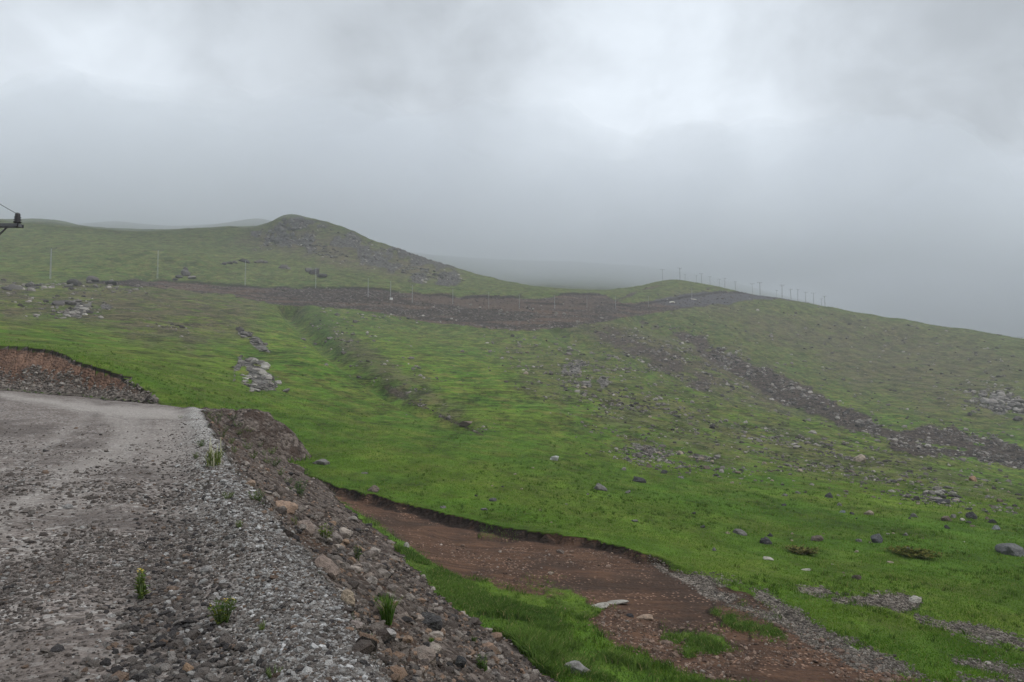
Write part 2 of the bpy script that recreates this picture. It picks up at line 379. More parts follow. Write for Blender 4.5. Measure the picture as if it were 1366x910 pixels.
def mesh_np(name, V, Fc, nper, mats, smooth=False, colors=None):
    me = bpy.data.meshes.new(name)
    V = np.asarray(V, np.float32); Fc = np.asarray(Fc, np.int32)
    me.vertices.add(len(V)); me.vertices.foreach_set('co', V.ravel())
    me.loops.add(Fc.size); me.loops.foreach_set('vertex_index', Fc.ravel())
    npoly = Fc.size // nper
    me.polygons.add(npoly)
    me.polygons.foreach_set('loop_start', np.arange(0, Fc.size, nper, dtype=np.int32))
    me.polygons.foreach_set('use_smooth', np.full(npoly, smooth))
    for m in (mats if isinstance(mats, list) else [mats]): me.materials.append(m)
    if colors is not None:
        for nm, arr in colors.items():
            a = me.attributes.new(nm, 'FLOAT_COLOR', 'POINT')
            arr = np.asarray(arr, np.float32)
            if arr.shape[1] == 3: arr = np.concatenate([arr, np.ones((len(arr), 1), np.float32)], 1)
            a.data.foreach_set('color', arr.ravel())
    me.update(calc_edges=True)
    return me

def link(name, me, parent=None):
    o = bpy.data.objects.new(name, me); COL.objects.link(o)
    if parent: o.parent = parent
    return o
def empty(name, loc=(0, 0, 0), rz=0):
    o = bpy.data.objects.new(name, None); COL.objects.link(o); o.location = loc; o.rotation_euler = (0, 0, rz); o.empty_display_size = .2
    return o
def copy_tree(o, parent=None):
    c = o.copy(); COL.objects.link(c)
    if parent: c.parent = parent
    for ch in o.children: copy_tree(ch, c)
    return c

# ------------------------------------------------------------------ materials
def terrain_material():
    m, nt = mat('terrain'); k = NT(nt)
    pos = k.n('ShaderNodeNewGeometry').outputs['Position']
    def attr(nm):
        a = k.n('ShaderNodeAttribute'); a.attribute_name = nm
        s = k.n('ShaderNodeSeparateColor'); k.link(a.outputs['Color'], s.inputs[0])
        return s.outputs[0], s.outputs[1], s.outputs[2], a.outputs['Alpha']
    soil, peb, far, gul = attr('ma')
    rock, heath, road, fill = attr('mb')
    berm, track, red, dark = attr('mc')
    cut, band, droad, top = attr('md')
    cdep, dd, bel, bkf = attr('me')
    flat = k.scale(pos, (1, 1, .6))
    wob = k.noise(pos, 1.1, 5, .7)
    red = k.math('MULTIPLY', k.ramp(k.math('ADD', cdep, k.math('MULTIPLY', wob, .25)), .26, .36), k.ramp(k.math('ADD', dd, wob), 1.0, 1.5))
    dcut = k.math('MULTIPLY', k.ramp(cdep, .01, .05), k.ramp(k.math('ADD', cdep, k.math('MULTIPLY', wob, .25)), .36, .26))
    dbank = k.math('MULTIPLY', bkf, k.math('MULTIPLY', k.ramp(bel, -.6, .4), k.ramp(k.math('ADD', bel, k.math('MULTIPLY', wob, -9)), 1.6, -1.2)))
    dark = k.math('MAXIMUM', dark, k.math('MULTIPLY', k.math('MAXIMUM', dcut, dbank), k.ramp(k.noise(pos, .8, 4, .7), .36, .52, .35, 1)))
    # ---- turf
    sy = k.n('ShaderNodeSeparateXYZ'); k.link(pos, sy.inputs[0])
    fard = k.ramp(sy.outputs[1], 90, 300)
    terr = k.noise(k.scale(pos, (.22, .22, 5.5)), 1, 5, .68, .5)          # little steps that follow the contours
    terr2 = k.noise(k.scale(pos, (.9, .9, 9)), 1, 5, .7, .4)
    n1 = k.noise(flat, .05, 4, .6); n2 = k.noise(flat, .40, 6, .72); n3 = k.noise(flat, 2.6, 5, .72); n4 = k.noise(flat, 16, 3, .7)
    nb = k.noise(flat, .9, 6, .78)
    big = k.noise(k.scale(pos, (.8, .35, .6)), .42, 5, .72, .3)
    g = k.mix(k.ramp(n1, .40, .60), (.061, .122, .012), (.087, .136, .015))
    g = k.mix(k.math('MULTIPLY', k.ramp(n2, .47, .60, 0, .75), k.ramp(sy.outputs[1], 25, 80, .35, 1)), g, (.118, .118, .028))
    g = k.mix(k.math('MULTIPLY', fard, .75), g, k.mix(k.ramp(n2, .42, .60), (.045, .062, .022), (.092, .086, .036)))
    m_ = k.math('ADD', k.math('MULTIPLY', k.math('SUBTRACT', terr, .5), 1.5), k.math('MULTIPLY', k.math('SUBTRACT', terr2, .5), 1.2))
    m_ = k.math('ADD', m_, k.math('ADD', k.math('MULTIPLY', k.math('SUBTRACT', nb, .5), 1.3), k.math('MULTIPLY', k.math('SUBTRACT', n3, .5), .9)))
    m_ = k.math('ADD', m_, k.math('ADD', k.math('MULTIPLY', k.math('SUBTRACT', big, .5), 1.6), k.math('MULTIPLY', k.math('SUBTRACT', n4, .5), -.7)))
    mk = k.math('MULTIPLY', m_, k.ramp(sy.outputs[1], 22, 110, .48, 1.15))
    gf = k.ramp(mk, -.62, .62, 1.75, .22)  # streaky factor that paints the turf's micro-shadow into its colour
    vd = k.voro(k.n('ShaderNodeVectorMath', operation='ADD').outputs[0], .42) if False else k.voro(k.scale(pos, (1, .6, .4)), .42)
    cd = k.n('ShaderNodeSeparateColor'); k.link(vd.outputs['Color'], cd.inputs[0])
    spot = k.math('MULTIPLY', k.ramp(k.math('ADD', vd.outputs['Distance'], k.math('MULTIPLY', nb, .35)), .36, .24), k.math('MULTIPLY', k.ramp(cd.outputs[0], .55, .6), k.ramp(sy.outputs[1], 60, 140)))
    gm = k.n('ShaderNodeVectorMath', operation='SCALE'); k.link(g, gm.inputs[0]); k.link(gf, gm.inputs[3]); g = gm.outputs[0]
    g = k.mix(k.math('MULTIPLY', droad, k.ramp(n2, .35, .6, .15, .75)), g, k.mix(k.ramp(nb, .4, .6), (.030, .074, .012), (.018, .040, .009)))
    hcol = k.mix(k.ramp(m_, -.25, .25), (.120, .096, .056), (.030, .029, .016))
    g = k.mix(k.math('MULTIPLY', spot, .75), g, (.022, .020, .014))
    hm = k.math('MULTIPLY', k.math('MULTIPLY', heath, 1.25), k.ramp(k.noise(flat, .16, 6, .75), .34, .54), True)
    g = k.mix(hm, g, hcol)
    # turf breaks open to stones where stony
    vs = k.voro(flat, 1.5)
    st = k.math('MULTIPLY', k.ramp(vs.outputs['Distance'], .34, .22), k.math('MULTIPLY', k.ramp(heath, .15, .7), k.ramp(k.noise(flat, .3, 3), .50, .62)), True)
    g = k.mix(st, g, k.mix(k.noise(flat, 4), (.10, .09, .08), (.30, .27, .24)))
    # ---- bare soil
    sstreak = k.noise(k.scale(pos, (.5, 2.4, 1)), 1.3, 5, .65, .3)
    sn = k.noise(flat, 5, 5, .7)
    sbig = k.noise(flat, .33, 4, .6)
    so = k.mix(k.ramp(sstreak, .35, .7), (.060, .034, .023), (.120, .066, .040))
    so = k.mix(k.ramp(sbig, .46, .62, 0, .8), so, (.042, .028, .021))
    so = k.mix(k.ramp(sn, .5, .75, 0, .7), so, (.055, .032, .024))
    vp = k.voro(flat, 9)
    pn = k.math('MULTIPLY', k.ramp(vp.outputs['Distance'], .30, .2), k.ramp(k.noise(flat, .9, 3), .44, .58), True)
    so = k.mix(pn, so, (.30, .19, .135))
    # ---- pebbles
    v1 = k.voro(flat, 13)
    sp = k.n('ShaderNodeSeparateColor'); k.link(v1.outputs['Color'], sp.inputs[0])
    pe = k.mix(k.ramp(sp.outputs[0], .1, .9), (.085, .068, .056), (.25, .215, .18))
    # ---- gravel of the road
    v2 = k.voro(pos, 34); v3 = k.voro(pos, 15)
    c2 = k.n('ShaderNodeSeparateColor'); k.link(v2.outputs['Color'], c2.inputs[0])
    c3 = k.n('ShaderNodeSeparateColor'); k.link(v3.outputs['Color'], c3.inputs[0])
    gr = k.mix(k.ramp(c2.outputs[0], .05, .95), (.105, .087, .077), (.215, .186, .168))
    gr = k.mix(k.ramp(c3.outputs[1], .72, .95, 0, .8), gr, (.33, .31, .29))
    gr = k.mix(k.ramp(c3.outputs[0], .74, .95, 0, .8), gr, (.045, .038, .036))
    gr = k.mix(k.ramp(k.noise(pos, .9, 5, .65), .46, .66, 0, .65), gr, (.105, .086, .076))
    gr = k.mix(k.math('MULTIPLY', droad, .6), gr, (.075, .062, .056))
    gr = k.mix(k.math('MULTIPLY', track, k.ramp(n4, .3, .62, .15, .85)), gr, (.31, .285, .26))
    be = k.mix(k.ramp(c2.outputs[1], .15, .8), (.13, .122, .115), (.40, .385, .36))
    gr = k.mix(k.math('MULTIPLY', berm, k.ramp(n4, .3, .55, .35, .95)), gr, be)
    # ---- rubble fill
    v4 = k.voro(pos, 7.5); c4 = k.n('ShaderNodeSeparateColor'); k.link(v4.outputs['Color'], c4.inputs[0])
    fi = k.mix(k.ramp(c4.outputs[0], 0, 1), (.045, .034, .028), (.15, .122, .105))
    fi = k.mix(k.ramp(k.noise(pos, 1.6, 4), .48, .60, 0, .8), fi, (.045, .030, .023))
    fi = k.mix(band, fi, (.068, .042, .029))
    # ---- cut bank
    rn = k.noise(k.scale(pos, (1.6, 1.6, .5)), 2.2, 5, .7)
    rd = k.mix(k.ramp(rn, .35, .68), (.090, .053, .038), (.185, .110, .076))
    cu = k.mix(red, k.mix(k.ramp(c4.outputs[1], 0, 1), (.075, .060, .052), (.20, .17, .145)), rd)
    # ---- far spoil and rocky runs
    v5 = k.voro(flat, 1.6); c5 = k.n('ShaderNodeSeparateColor'); k.link(v5.outputs['Color'], c5.inputs[0])
    n5 = k.noise(flat, .9, 7, .82)
    fa = k.mix(k.ramp(n5, .41, .60), (.018, .014, .013), (.080, .060, .050))
    fa = k.mix(k.ramp(k.noise(k.scale(pos, (.05, .05, .5)), 1, 4), .48, .64, 0, .7), fa, (.135, .085, .060))
    fa = k.mix(k.math('MULTIPLY', k.ramp(c5.outputs[0], .86, .93), .6), fa, (.22, .20, .18))
    fa = k.mix(k.math('MULTIPLY', track, k.ramp(n5, .3, .6, .3, .9)), fa, (.105, .074, .058))
    fa = k.mix(k.math('MULTIPLY', top, .8), fa, (.075, .075, .085))
    gu = k.mix(k.ramp(n5, .42, .58), (.020, .015, .013), (.110, .084, .068))
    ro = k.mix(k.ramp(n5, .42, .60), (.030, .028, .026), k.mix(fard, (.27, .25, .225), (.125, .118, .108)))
    c = g
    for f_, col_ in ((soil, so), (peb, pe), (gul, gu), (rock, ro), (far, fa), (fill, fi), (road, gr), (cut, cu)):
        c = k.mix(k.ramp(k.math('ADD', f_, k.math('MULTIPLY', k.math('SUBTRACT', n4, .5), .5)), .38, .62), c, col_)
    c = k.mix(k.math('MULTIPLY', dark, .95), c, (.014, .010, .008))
    # ---- relief
    hard = k.math('MAXIMUM', k.math('MAXIMUM', road, fill), cut)
    hb = k.math('ADD', k.math('MULTIPLY', v2.outputs['Distance'], -.016), k.math('MULTIPLY', v3.outputs['Distance'], -.03))
    hb = k.math('ADD', hb, k.math('MULTIPLY', k.math('MULTIPLY', v4.outputs['Distance'], k.math('MAXIMUM', fill, cut)), -.13))
    gb = k.math('ADD', k.math('ADD', k.math('MULTIPLY', terr, .45), k.math('MULTIPLY', terr2, .30)), k.math('ADD', k.math('ADD', k.math('MULTIPLY', nb, .5), k.math('MULTIPLY', n3, .20)), k.math('MULTIPLY', n4, .05)))
    gb = k.math('ADD', gb, k.math('MULTIPLY', st, .25))
    bare = k.math('MAXIMUM', k.math('MAXIMUM', far, gul), rock)
    gb = k.math('ADD', gb, k.math('MULTIPLY', k.math('MULTIPLY', n5, bare), .9))
    sb = k.math('ADD', k.math('MULTIPLY', sstreak, .30), k.math('ADD', k.math('MULTIPLY', sn, .06), k.math('MULTIPLY', vp.outputs['Distance'], -.05)))
    low = k.math('MAXIMUM', soil, peb)
    mx = k.n('ShaderNodeMix', data_type='FLOAT'); k.put(mx.inputs[0], low); k.put(mx.inputs[2], gb); k.put(mx.inputs[3], sb)
    mx2 = k.n('ShaderNodeMix', data_type='FLOAT'); k.put(mx2.inputs[0], hard); k.put(mx2.inputs[2], mx.outputs[0]); k.put(mx2.inputs[3], hb)
    b = k.n('ShaderNodeBump'); b.inputs['Strength'].default_value = .9; b.inputs['Distance'].default_value = 1.0
    k.link(mx2.outputs[0], b.inputs['Height'])
    p = k.n('ShaderNodeBsdfPrincipled'); k.link(c, p.inputs['Base Color']); p.inputs['Roughness'].default_value = .95
    p.inputs['Specular IOR Level'].default_value = .12
    k.link(b.outputs[0], p.inputs['Normal'])
    o = k.n('ShaderNodeOutputMaterial'); k.link(p.outputs[0], o.inputs[0])
    return m

def stone_material(name, attr=True, col=(.2, .18, .16), lich=.35):
    m, nt = mat(name); k = NT(nt)
    tc = k.n('ShaderNodeTexCoord').outputs['Object']
    gp = k.n('ShaderNodeNewGeometry').outputs['Position']
    if attr:
        a = k.n('ShaderNodeAttribute'); a.attribute_name = 'col'; base = a.outputs['Color']
    else:
        base = col
    n1 = k.noise(gp, 5, 7, .78); n2 = k.noise(gp, 22, 5, .75)
    c = k.mix(k.ramp(n1, .4, .7, 0, .55), base, (.045, .040, .037))
    c = k.mix(k.ramp(n2, .55, .72, 0, lich), c, (.34, .33, .29))
    b = k.n('ShaderNodeBump'); b.inputs['Strength'].default_value = .9; b.inputs['Distance'].default_value = .12
    k.link(k.math('ADD', n1, k.math('MULTIPLY', n2, .5)), b.inputs['Height'])
    p = k.n('ShaderNodeBsdfPrincipled'); k.put(p.inputs['Base Color'], c); p.inputs['Roughness'].default_value = .9
    p.inputs['Specular IOR Level'].default_value = .2
    k.link(b.outputs[0], p.inputs['Normal'])
    o = k.n('ShaderNodeOutputMaterial'); k.link(p.outputs[0], o.inputs[0])
    return m

def leaf_material(name):
    m, nt = mat(name); k = NT(nt)
    a = k.n('ShaderNodeAttribute'); a.attribute_name = 'col'
    d = k.n('ShaderNodeBsdfDiffuse'); k.link(a.outputs['Color'], d.inputs[0])
    gn = k.n('ShaderNodeNewGeometry').outputs['Normal']
    nm = k.n('ShaderNodeVectorMath', operation='ADD'); k.link(gn, nm.inputs[0]); nm.inputs[1].default_value = (0, 0, .9)
    nn = k.n('ShaderNodeVectorMath', operation='NORMALIZE'); k.link(nm.outputs[0], nn.inputs[0]); k.link(nn.outputs[0], d.inputs['Normal'])
    t = k.n('ShaderNodeBsdfTranslucent'); k.link(a.outputs['Color'], t.inputs[0])
    s = k.n('ShaderNodeMixShader'); s.inputs[0].default_value = .35; k.link(d.outputs[0], s.inputs[1]); k.link(t.outputs[0], s.inputs[2])
    o = k.n('ShaderNodeOutputMaterial'); k.link(s.outputs[0], o.inputs[0])
    return m
def plain(name, col, rough=.6, metal=0.):
    m, nt = mat(name); k = NT(nt)
    gp = k.n('ShaderNodeTexCoord').outputs['Object']
    c = k.mix(k.ramp(k.noise(gp, 9, 4), .4, .7, 0, .35), col, tuple(v * .6 for v in col))
    p = k.n('ShaderNodeBsdfPrincipled'); k.link(c, p.inputs['Base Color']); p.inputs['Roughness'].default_value = rough; p.inputs['Metallic'].default_value = metal
    o = k.n('ShaderNodeOutputMaterial'); k.link(p.outputs[0], o.inputs[0])
    return m

M_TERR = terrain_material()
ME = np.stack([cut_dep, np.clip(D, -5, 9), np.clip(below, -60, 60), bankf * free], -1).reshape(-1, 4)
M_STONE = stone_material('loose_stone', lich=.25)
M_ROCK = stone_material('weathered_rock', lich=.45)
M_LEAF = leaf_material('leaf')
M_STEEL = plain('galvanised_steel', (.30, .31, .32), .6, .1)
M_DARKSTEEL = plain('dark_steel', (.10, .10, .11), .6, .2)
M_CERAMIC = plain('brown_ceramic', (.016, .012, .014), .3)
M_WIRE = plain('wire', (.05, .05, .055), .6)
M_WHITE = plain('pale_paint', (.72, .71, .68), .6)

# ------------------------------------------------------------------ ground objects
V = np.stack([X, Y, Z], -1).reshape(-1, 3)
gx = np.gradient(np.stack([X, Y, Z], -1), axis=1); gy = np.gradient(np.stack([X, Y, Z], -1), axis=0)
NRM = np.cross(gx, gy); NRM /= np.linalg.norm(NRM, axis=-1, keepdims=True) + 1e-12
NRM = np.where(NRM[..., 2:3] < 0, -NRM, NRM)
MA = np.stack([m_soil, m_peb, m_far, m_gul], -1).reshape(-1, 4)
MB = np.stack([m_rock, m_heath, road_m, fill_m], -1).reshape(-1, 4)
MC = np.stack([berm, np.maximum(track * road_m, bench), red, edge_shade], -1).reshape(-1, 4)
MD = np.stack([cut_m, soilband, np.maximum(darkroad, lush_shade), dirt_top * free], -1).reshape(-1, 4)
ii, jj = np.meshgrid(np.arange(NR - 1), np.arange(NA), indexing='ij')
j2 = (jj + 1) % NA
quads = np.stack([ii * NA + jj, ii * NA + j2, (ii + 1) * NA + j2, (ii + 1) * NA + jj], -1)
pass
kind = np.zeros((NR - 1, NA), int)                 # 0 meadow ground
kind[(R[:-1] > 200)] = 1                           # hills
kind[(m_far[:-1] > .5)] = 2                        # far dirt road
kind[(m_soil[:-1] > .5)] = 3                       # bare soil
kind[(road_m[:-1] > .5)] = 4                       # gravel road
kind[(fill_m[:-1] > .5)] = 5                       # embankment
kind[(cut_m[:-1] > .5)] = 6                        # cut bank
Vf, Nf = V, NRM.reshape(-1, 3)
for kd, nm in enumerate(['ground', 'hill', 'dirt_road', 'dirt_ground', 'road', 'embankment', 'earth_bank']):
    q = quads[kind == kd]
    if not len(q): continue
    used, inv = np.unique(q, return_inverse=True)
    vv = Vf[used]
    fl = inv.reshape(-1, 4)
    me = mesh_np(nm, vv, fl, 4, M_TERR, True, dict(ma=MA[used], mb=MB[used], mc=MC[used], md=MD[used], me=ME[used]))
    me.normals_split_custom_set_from_vertices([tuple(v) for v in Nf[used]])
    tag(link(nm, me), kind='structure')
# the small disc under the tripod of rays
c0 = np.concatenate([V[:NA], [[0, 0, Z[0].mean()]]])
me = mesh_np('ground', c0, np.stack([np.full(NA, NA), (np.arange(NA) + 1) % NA, np.arange(NA)], -1), 3, M_TERR, True,
             dict(ma=np.concatenate([MA[:NA], MA[:1]]), mb=np.concatenate([MB[:NA], MB[:1]]), mc=np.concatenate([MC[:NA], MC[:1]]), md=np.concatenate([MD[:NA], MD[:1]]), me=np.concatenate([ME[:NA], ME[:1]])))
tag(link('road_surface', me), kind='structure')

# ------------------------------------------------------------------ picking points on the ground
TT = Z / R
def pick(x, y):
    dx, dy, dz = ray(x, y)
    a = math.atan2(dx, dy); t = dz / math.hypot(dx, dy)
    j = int(np.clip(np.searchsorted(az, a), 1, NA - 1)); f = (a - az[j - 1]) / (az[j] - az[j - 1])
    colm = TT[:, j - 1] * (1 - f) + TT[:, j] * f
    hit = np.nonzero(colm >= t)[0]
    if not len(hit): return None
    i = max(1, hit[0])
    g = np.clip((t - colm[i - 1]) / (colm[i] - colm[i - 1] + 1e-12), 0, 1)
    r = math.exp(lr[i - 1] * (1 - g) + lr[i] * g)
    return Vector((r * math.sin(a), r * math.cos(a), r * t))
def ground(x, y):
    a = math.atan2(x, y); l = math.log(max(1.0, math.hypot(x, y)))
    j = int(np.clip(np.searchsorted(az, a), 1, NA - 1)); f = (a - az[j - 1]) / (az[j] - az[j - 1])
    i = int(np.clip(np.searchsorted(lr, l), 1, NR - 1)); g = (l - lr[i - 1]) / (lr[i] - lr[i - 1])
    return (Z[i - 1, j - 1] * (1 - f) + Z[i - 1, j] * f) * (1 - g) + (Z[i, j - 1] * (1 - f) + Z[i, j] * f) * g

# projected area of every cell (in pixels) for scattering
dA = np.abs((PX[1:, 1:] - PX[:-1, :-1]) * (PY[1:, :-1] - PY[:-1, 1:]) - (PX[1:, :-1] - PX[:-1, 1:]) * (PY[1:, 1:] - PY[:-1, :-1])) / 2
dA[(PX[:-1, :-1] < -250) | (PX[:-1, :-1] > W + 250) | (PY[:-1, :-1] > Hh + 200) | (PY[:-1, :-1] < 200)] = 0
dA[np.abs(np.diff(az))[None].repeat(NR - 1, 0) > .01] = 0
dA = np.minimum(dA, 400)
def scatter(weight, N, ret=None):
    w_ = (dA * weight[:-1, :-1]).ravel(); s = w_.sum()
    if s <= 0: return np.zeros((0, 3)), np.zeros((0, 3))
    c = rng.choice(len(w_), N, p=w_ / s)
    i, j = c // (NA - 1), c % (NA - 1)
    u, v = rng.random(N)[:, None], rng.random(N)[:, None]
    G = np.stack([X, Y, Z], -1)
    P = (G[i, j] * (1 - u) + G[i, j + 1] * u) * (1 - v) + (G[i + 1, j] * (1 - u) + G[i + 1, j + 1] * u) * v
    return P, (NRM[i, j] if ret is None else ret[i, j])

# ------------------------------------------------------------------ stones (masses)
def ico(sub):
    import bmesh
    bm = bmesh.new(); bmesh.ops.create_icosphere(bm, subdivisions=sub, radius=1)
    v = np.array([x.co[:] for x in bm.verts]); f = np.array([[q.index for q in p.verts] for p in bm.faces]); bm.free()
    return v, f
IV, IF = ico(1)
def rock_shape(v, r, cuts=7):
    """an angular stone: a sphere cut by random planes"""
    d = v / np.linalg.norm(v, axis=1, keepdims=True)
    out = np.full(len(d), 1.0)
    for _ in range(cuts):
        nrm = r.normal(size=3); nrm /= np.linalg.norm(nrm); h = r.uniform(.48, .88)
        c = d @ nrm
        out = np.where(c > 1e-3, np.minimum(out, h / np.maximum(c, 1e-3)), out)
    return d * out[:, None]
PROTO = [rock_shape(IV, rng, 6) for _ in range(14)]
def rot_rand(N):
    q = rng.normal(size=(N, 4)); q /= np.linalg.norm(q, axis=1, keepdims=True)
    w_, x, y, z = q.T
    return np.stack([1 - 2 * (y * y + z * z), 2 * (x * y - z * w_), 2 * (x * z + y * w_), 2 * (x * y + z * w_), 1 - 2 * (x * x + z * z), 2 * (y * z - x * w_),
                     2 * (x * z - y * w_), 2 * (y * z + x * w_), 1 - 2 * (x * x + y * y)], -1).reshape(N, 3, 3)
def stone_mass(name, P, size, cols, sink=.25, flat=.7):
    N = len(P)
    pr = np.stack(PROTO)[rng.integers(0, len(PROTO), N)]
    sc = size[:, None, None] * rng.uniform(.6, 1.25, (N, 1, 3))
    v = np.einsum('nij,nkj->nki', rot_rand(N), pr * sc)
    v[..., 2] *= flat
    v += P[:, None, :]
    v[..., 2] += (size * (.5 - sink) * flat)[:, None]
    nv = len(IV)
    f = (IF[None] + (np.arange(N) * nv)[:, None, None]).reshape(-1, 3)
    c = np.repeat(cols, nv, axis=0)
    me = mesh_np(name, v.reshape(-1, 3), f, 3, M_STONE, False, dict(col=c))
    return tag(link(name, me), kind='stuff')
def palette(N, pal, wts, jit=.18):
    pal = np.array(pal); i = rng.choice(len(pal), N, p=np.array(wts) / sum(wts))
    return np.clip(pal[i] * (1 + rng.normal(0, jit, (N, 1))), .015, .7)
GREY = [(.118, .098, .087), (.165, .142, .127), (.23, .208, .19), (.38, .365, .35), (.045, .040, .040), (.16, .11, .08)]

nearw = sstep(45, 20, R) if False else (1 - sstep(14, 34, R))
P, _ = scatter(road_m * (1 - .8 * berm) * (1 - .75 * track) * nearw * (.12 + .88 * sstep(-.3, .35, fbm(X / 1.3, Y / 1.3, 4, 63))), 36000)
d = np.linalg.norm(P, axis=1)
sz = np.clip(rng.lognormal(math.log(.0088), .55, len(P)), .0042, .048) * np.clip(d / 7, .85, 1.8)
stone_mass('road_gravel', P, sz, palette(len(P), GREY, [44, 32, 12, 4, 4, 4]))
P, _ = scatter(berm * nearw, 38000)
d = np.linalg.norm(P, axis=1)
sz = np.clip(rng.lognormal(math.log(.0118), .42, len(P)), .006, .045) * np.clip(d / 7, .85, 1.8)
stone_mass('pale_gravel', P, sz, palette(len(P), GREY + [(.52, .51, .50)], [16, 22, 28, 24, 9, 4, 9]))
ditch = np.exp(-((ln_d + 0.75) / .28) ** 2) * road_m * (Y < 33)
P, _ = scatter(ditch * nearw, 6500)
sz = np.clip(rng.lognormal(math.log(.02), .4, len(P)), .008, .06)
stone_mass('coarse_gravel', P, sz, palette(len(P), GREY, [30, 25, 14, 8, 30, 6]))
P, _ = scatter(np.clip(fill_m * (1 - .5 * berm), 0, 1) * (1 - sstep(30, 44, R)) * (1 - .7 * soilband) * (1 - .6 * is_mound) * (.12 + .88 * sstep(-.3, .3, fbm(X / .8, Y / .8, 3, 62))), 22000)
d = np.linalg.norm(P, axis=1)
sz = np.clip(rng.lognormal(math.log(.0175), .62, len(P)), .007, .11) * np.clip(d / 9, .8, 1.6)
stone_mass('embankment_rubble', P, sz, palette(len(P), [(.085, .066, .056), (.14, .113, .096), (.21, .175, .15), (.33, .285, .25), (.04, .035, .035), (.25, .165, .115)], [30, 26, 16, 8, 9, 11]))
P, _ = scatter(cut_m * (1 - red) * (1 - sstep(.0, .35, cut_dep * (D > 1.7))) * (D < .95 + .5 * fbm(X / 1.5, Y / 1.5, 3, 64)), 5000)
sz = np.clip(rng.lognormal(math.log(.042), .5, len(P)), .02, .17)
stone_mass('bank_rubble', P, sz, palette(len(P), [(.11, .09, .078), (.17, .145, .125), (.25, .22, .19), (.33, .30, .27)], [28, 30, 20, 8]))
P, _ = scatter(m_peb, 11000)
sz = np.clip(rng.lognormal(math.log(.021), .45, len(P)), .008, .085)
stone_mass('pebbles', P, sz, palette(len(P), [(.09, .074, .062), (.15, .128, .107), (.22, .192, .162), (.31, .28, .245)], [30, 34, 22, 7]))
P, _ = scatter(m_soil * (1 - bank_face) * sstep(-.05, .4, fbm(X / 2.5, Y / 2.5, 3, 61)), 3600)
sz = np.clip(rng.lognormal(math.log(.02), .55, len(P)), .008, .10)
stone_mass('soil_stones', P, sz, palette(len(P), [(.12, .075, .055), (.20, .135, .10), (.30, .21, .16), (.34, .29, .25)], [30, 34, 18, 8]))
# stony ground further off
clus = np.zeros(X.shape)
for (cx, cy, rx, ry, s) in [(75, 412, 42, 10, 1), (465, 455, 34, 26, .4), (540, 505, 45, 24, .4), (440, 430, 30, 16, .3), (860, 470, 60, 26, .5), (950, 500, 40, 20, .5), (20, 384, 40, 7, .8), (880, 605, 48, 15, 1.2), (760, 495, 60, 16, .9), (1245, 662, 34, 10, .7), (1150, 612, 70, 16, .8), (1320, 533, 34, 15, 1.2),
                            (830, 545, 50, 12, .6), (640, 570, 20, 6, .6), (1010, 580, 60, 14, .6), (1240, 640, 80, 18, .6), (930, 610, 40, 12, .6), (690, 420, 60, 14, .5), (560, 420, 60, 8, .4),
                            (230, 440, 30, 6, .5), (120, 385, 60, 6, .6), (1050, 600, 60, 18, .5), (900, 470, 40, 16, .3)]:
    clus += s * np.exp(-((PX - cx) / rx) ** 2 - ((PY - cy) / ry) ** 2)
stony = (clus + .22 * pm([(690, 440), (960, 530), (1372, 640), (1372, 710), (1000, 660), (830, 610), (640, 470)], 30, 20, 50, 240)
         + .08 * pm([(900, 380), (1372, 455), (1372, 640), (1050, 560), (850, 450)], 20, 10, 120, 400) + 1.2 * rockm * .7 + .55 * gully) * free * (R > 40) * (R < 430)
stony *= (sstep(-.15, .35, fbm(X / 5, Y / 5, 3, 71)) + .12)
P, _ = scatter(stony, 8500)
d = np.linalg.norm(P, axis=1)
sz = np.clip(rng.lognormal(math.log(.0017), .5, len(P)), .0006, .0045) * d * (1 + .15 * rng.normal(size=len(P)))
sz = np.clip(sz, .05, .95)
stone_mass('scattered_stones', P, sz, palette(len(P), [(.055, .048, .045), (.12, .105, .095), (.20, .18, .16), (.30, .275, .245)], [22, 34, 28, 12]), sink=.45, flat=.75)
P, _ = scatter(m_far + .8 * m_gul, 9000)
d = np.linalg.norm(P, axis=1)
sz = np.clip(rng.lognormal(math.log(.0007), .4, len(P)), .0004, .0022) * d
stone_mass('spoil_stones', P, sz, palette(len(P), [(.040, .032, .030), (.075, .058, .050), (.12, .095, .082), (.22, .20, .18)], [34, 34, 18, 5]), sink=.45)

# ------------------------------------------------------------------ grass
def blades(name, P, h, wd, lean, cols, kindtag=True, mat_=None):
    N = len(P)
    a = rng.uniform(0, 2 * math.pi, N); b = rng.uniform(0, 2 * math.pi, N)
    side = np.stack([np.cos(a), np.sin(a), np.zeros(N)], -1) * wd[:, None] * .5
    ln = np.stack([np.cos(b), np.sin(b), np.zeros(N)], -1) * (lean * h)[:, None]
    up = np.zeros((N, 3)); up[:, 2] = h
    base = P - np.array([0, 0, .01])
    v = np.stack([base - side, base + side, base + up * .6 + ln * .3 + side * .7, base + up * .6 + ln * .3 - side * .7, base + up + ln], 1)
    o = (np.arange(N) * 5)[:, None]
    f = np.concatenate([o + np.array([[0, 1, 2]]), o + np.array([[0, 2, 3]]), o + np.array([[3, 2, 4]])], 1).reshape(-1, 3)
    me = mesh_np(name, v.reshape(-1, 3), f, 3, mat_ or M_LEAF, True, dict(col=np.repeat(cols, 5, 0)))
    return me
def gcols(N, a, b, c, P=None):
    t = np.clip(rng.normal(.45, .28, (N, 1)), 0, 1)
    if P is not None: t = np.clip(t + .45 * fbm(P[:, 0:1] / 2.2, P[:, 1:2] / 2.2, 3, 81), 0, 1)
    col = np.array(a) * (1 - t) + np.array(b) * t
    dry = rng.random((N, 1)) < .05
    return np.where(dry, np.array(c), col)
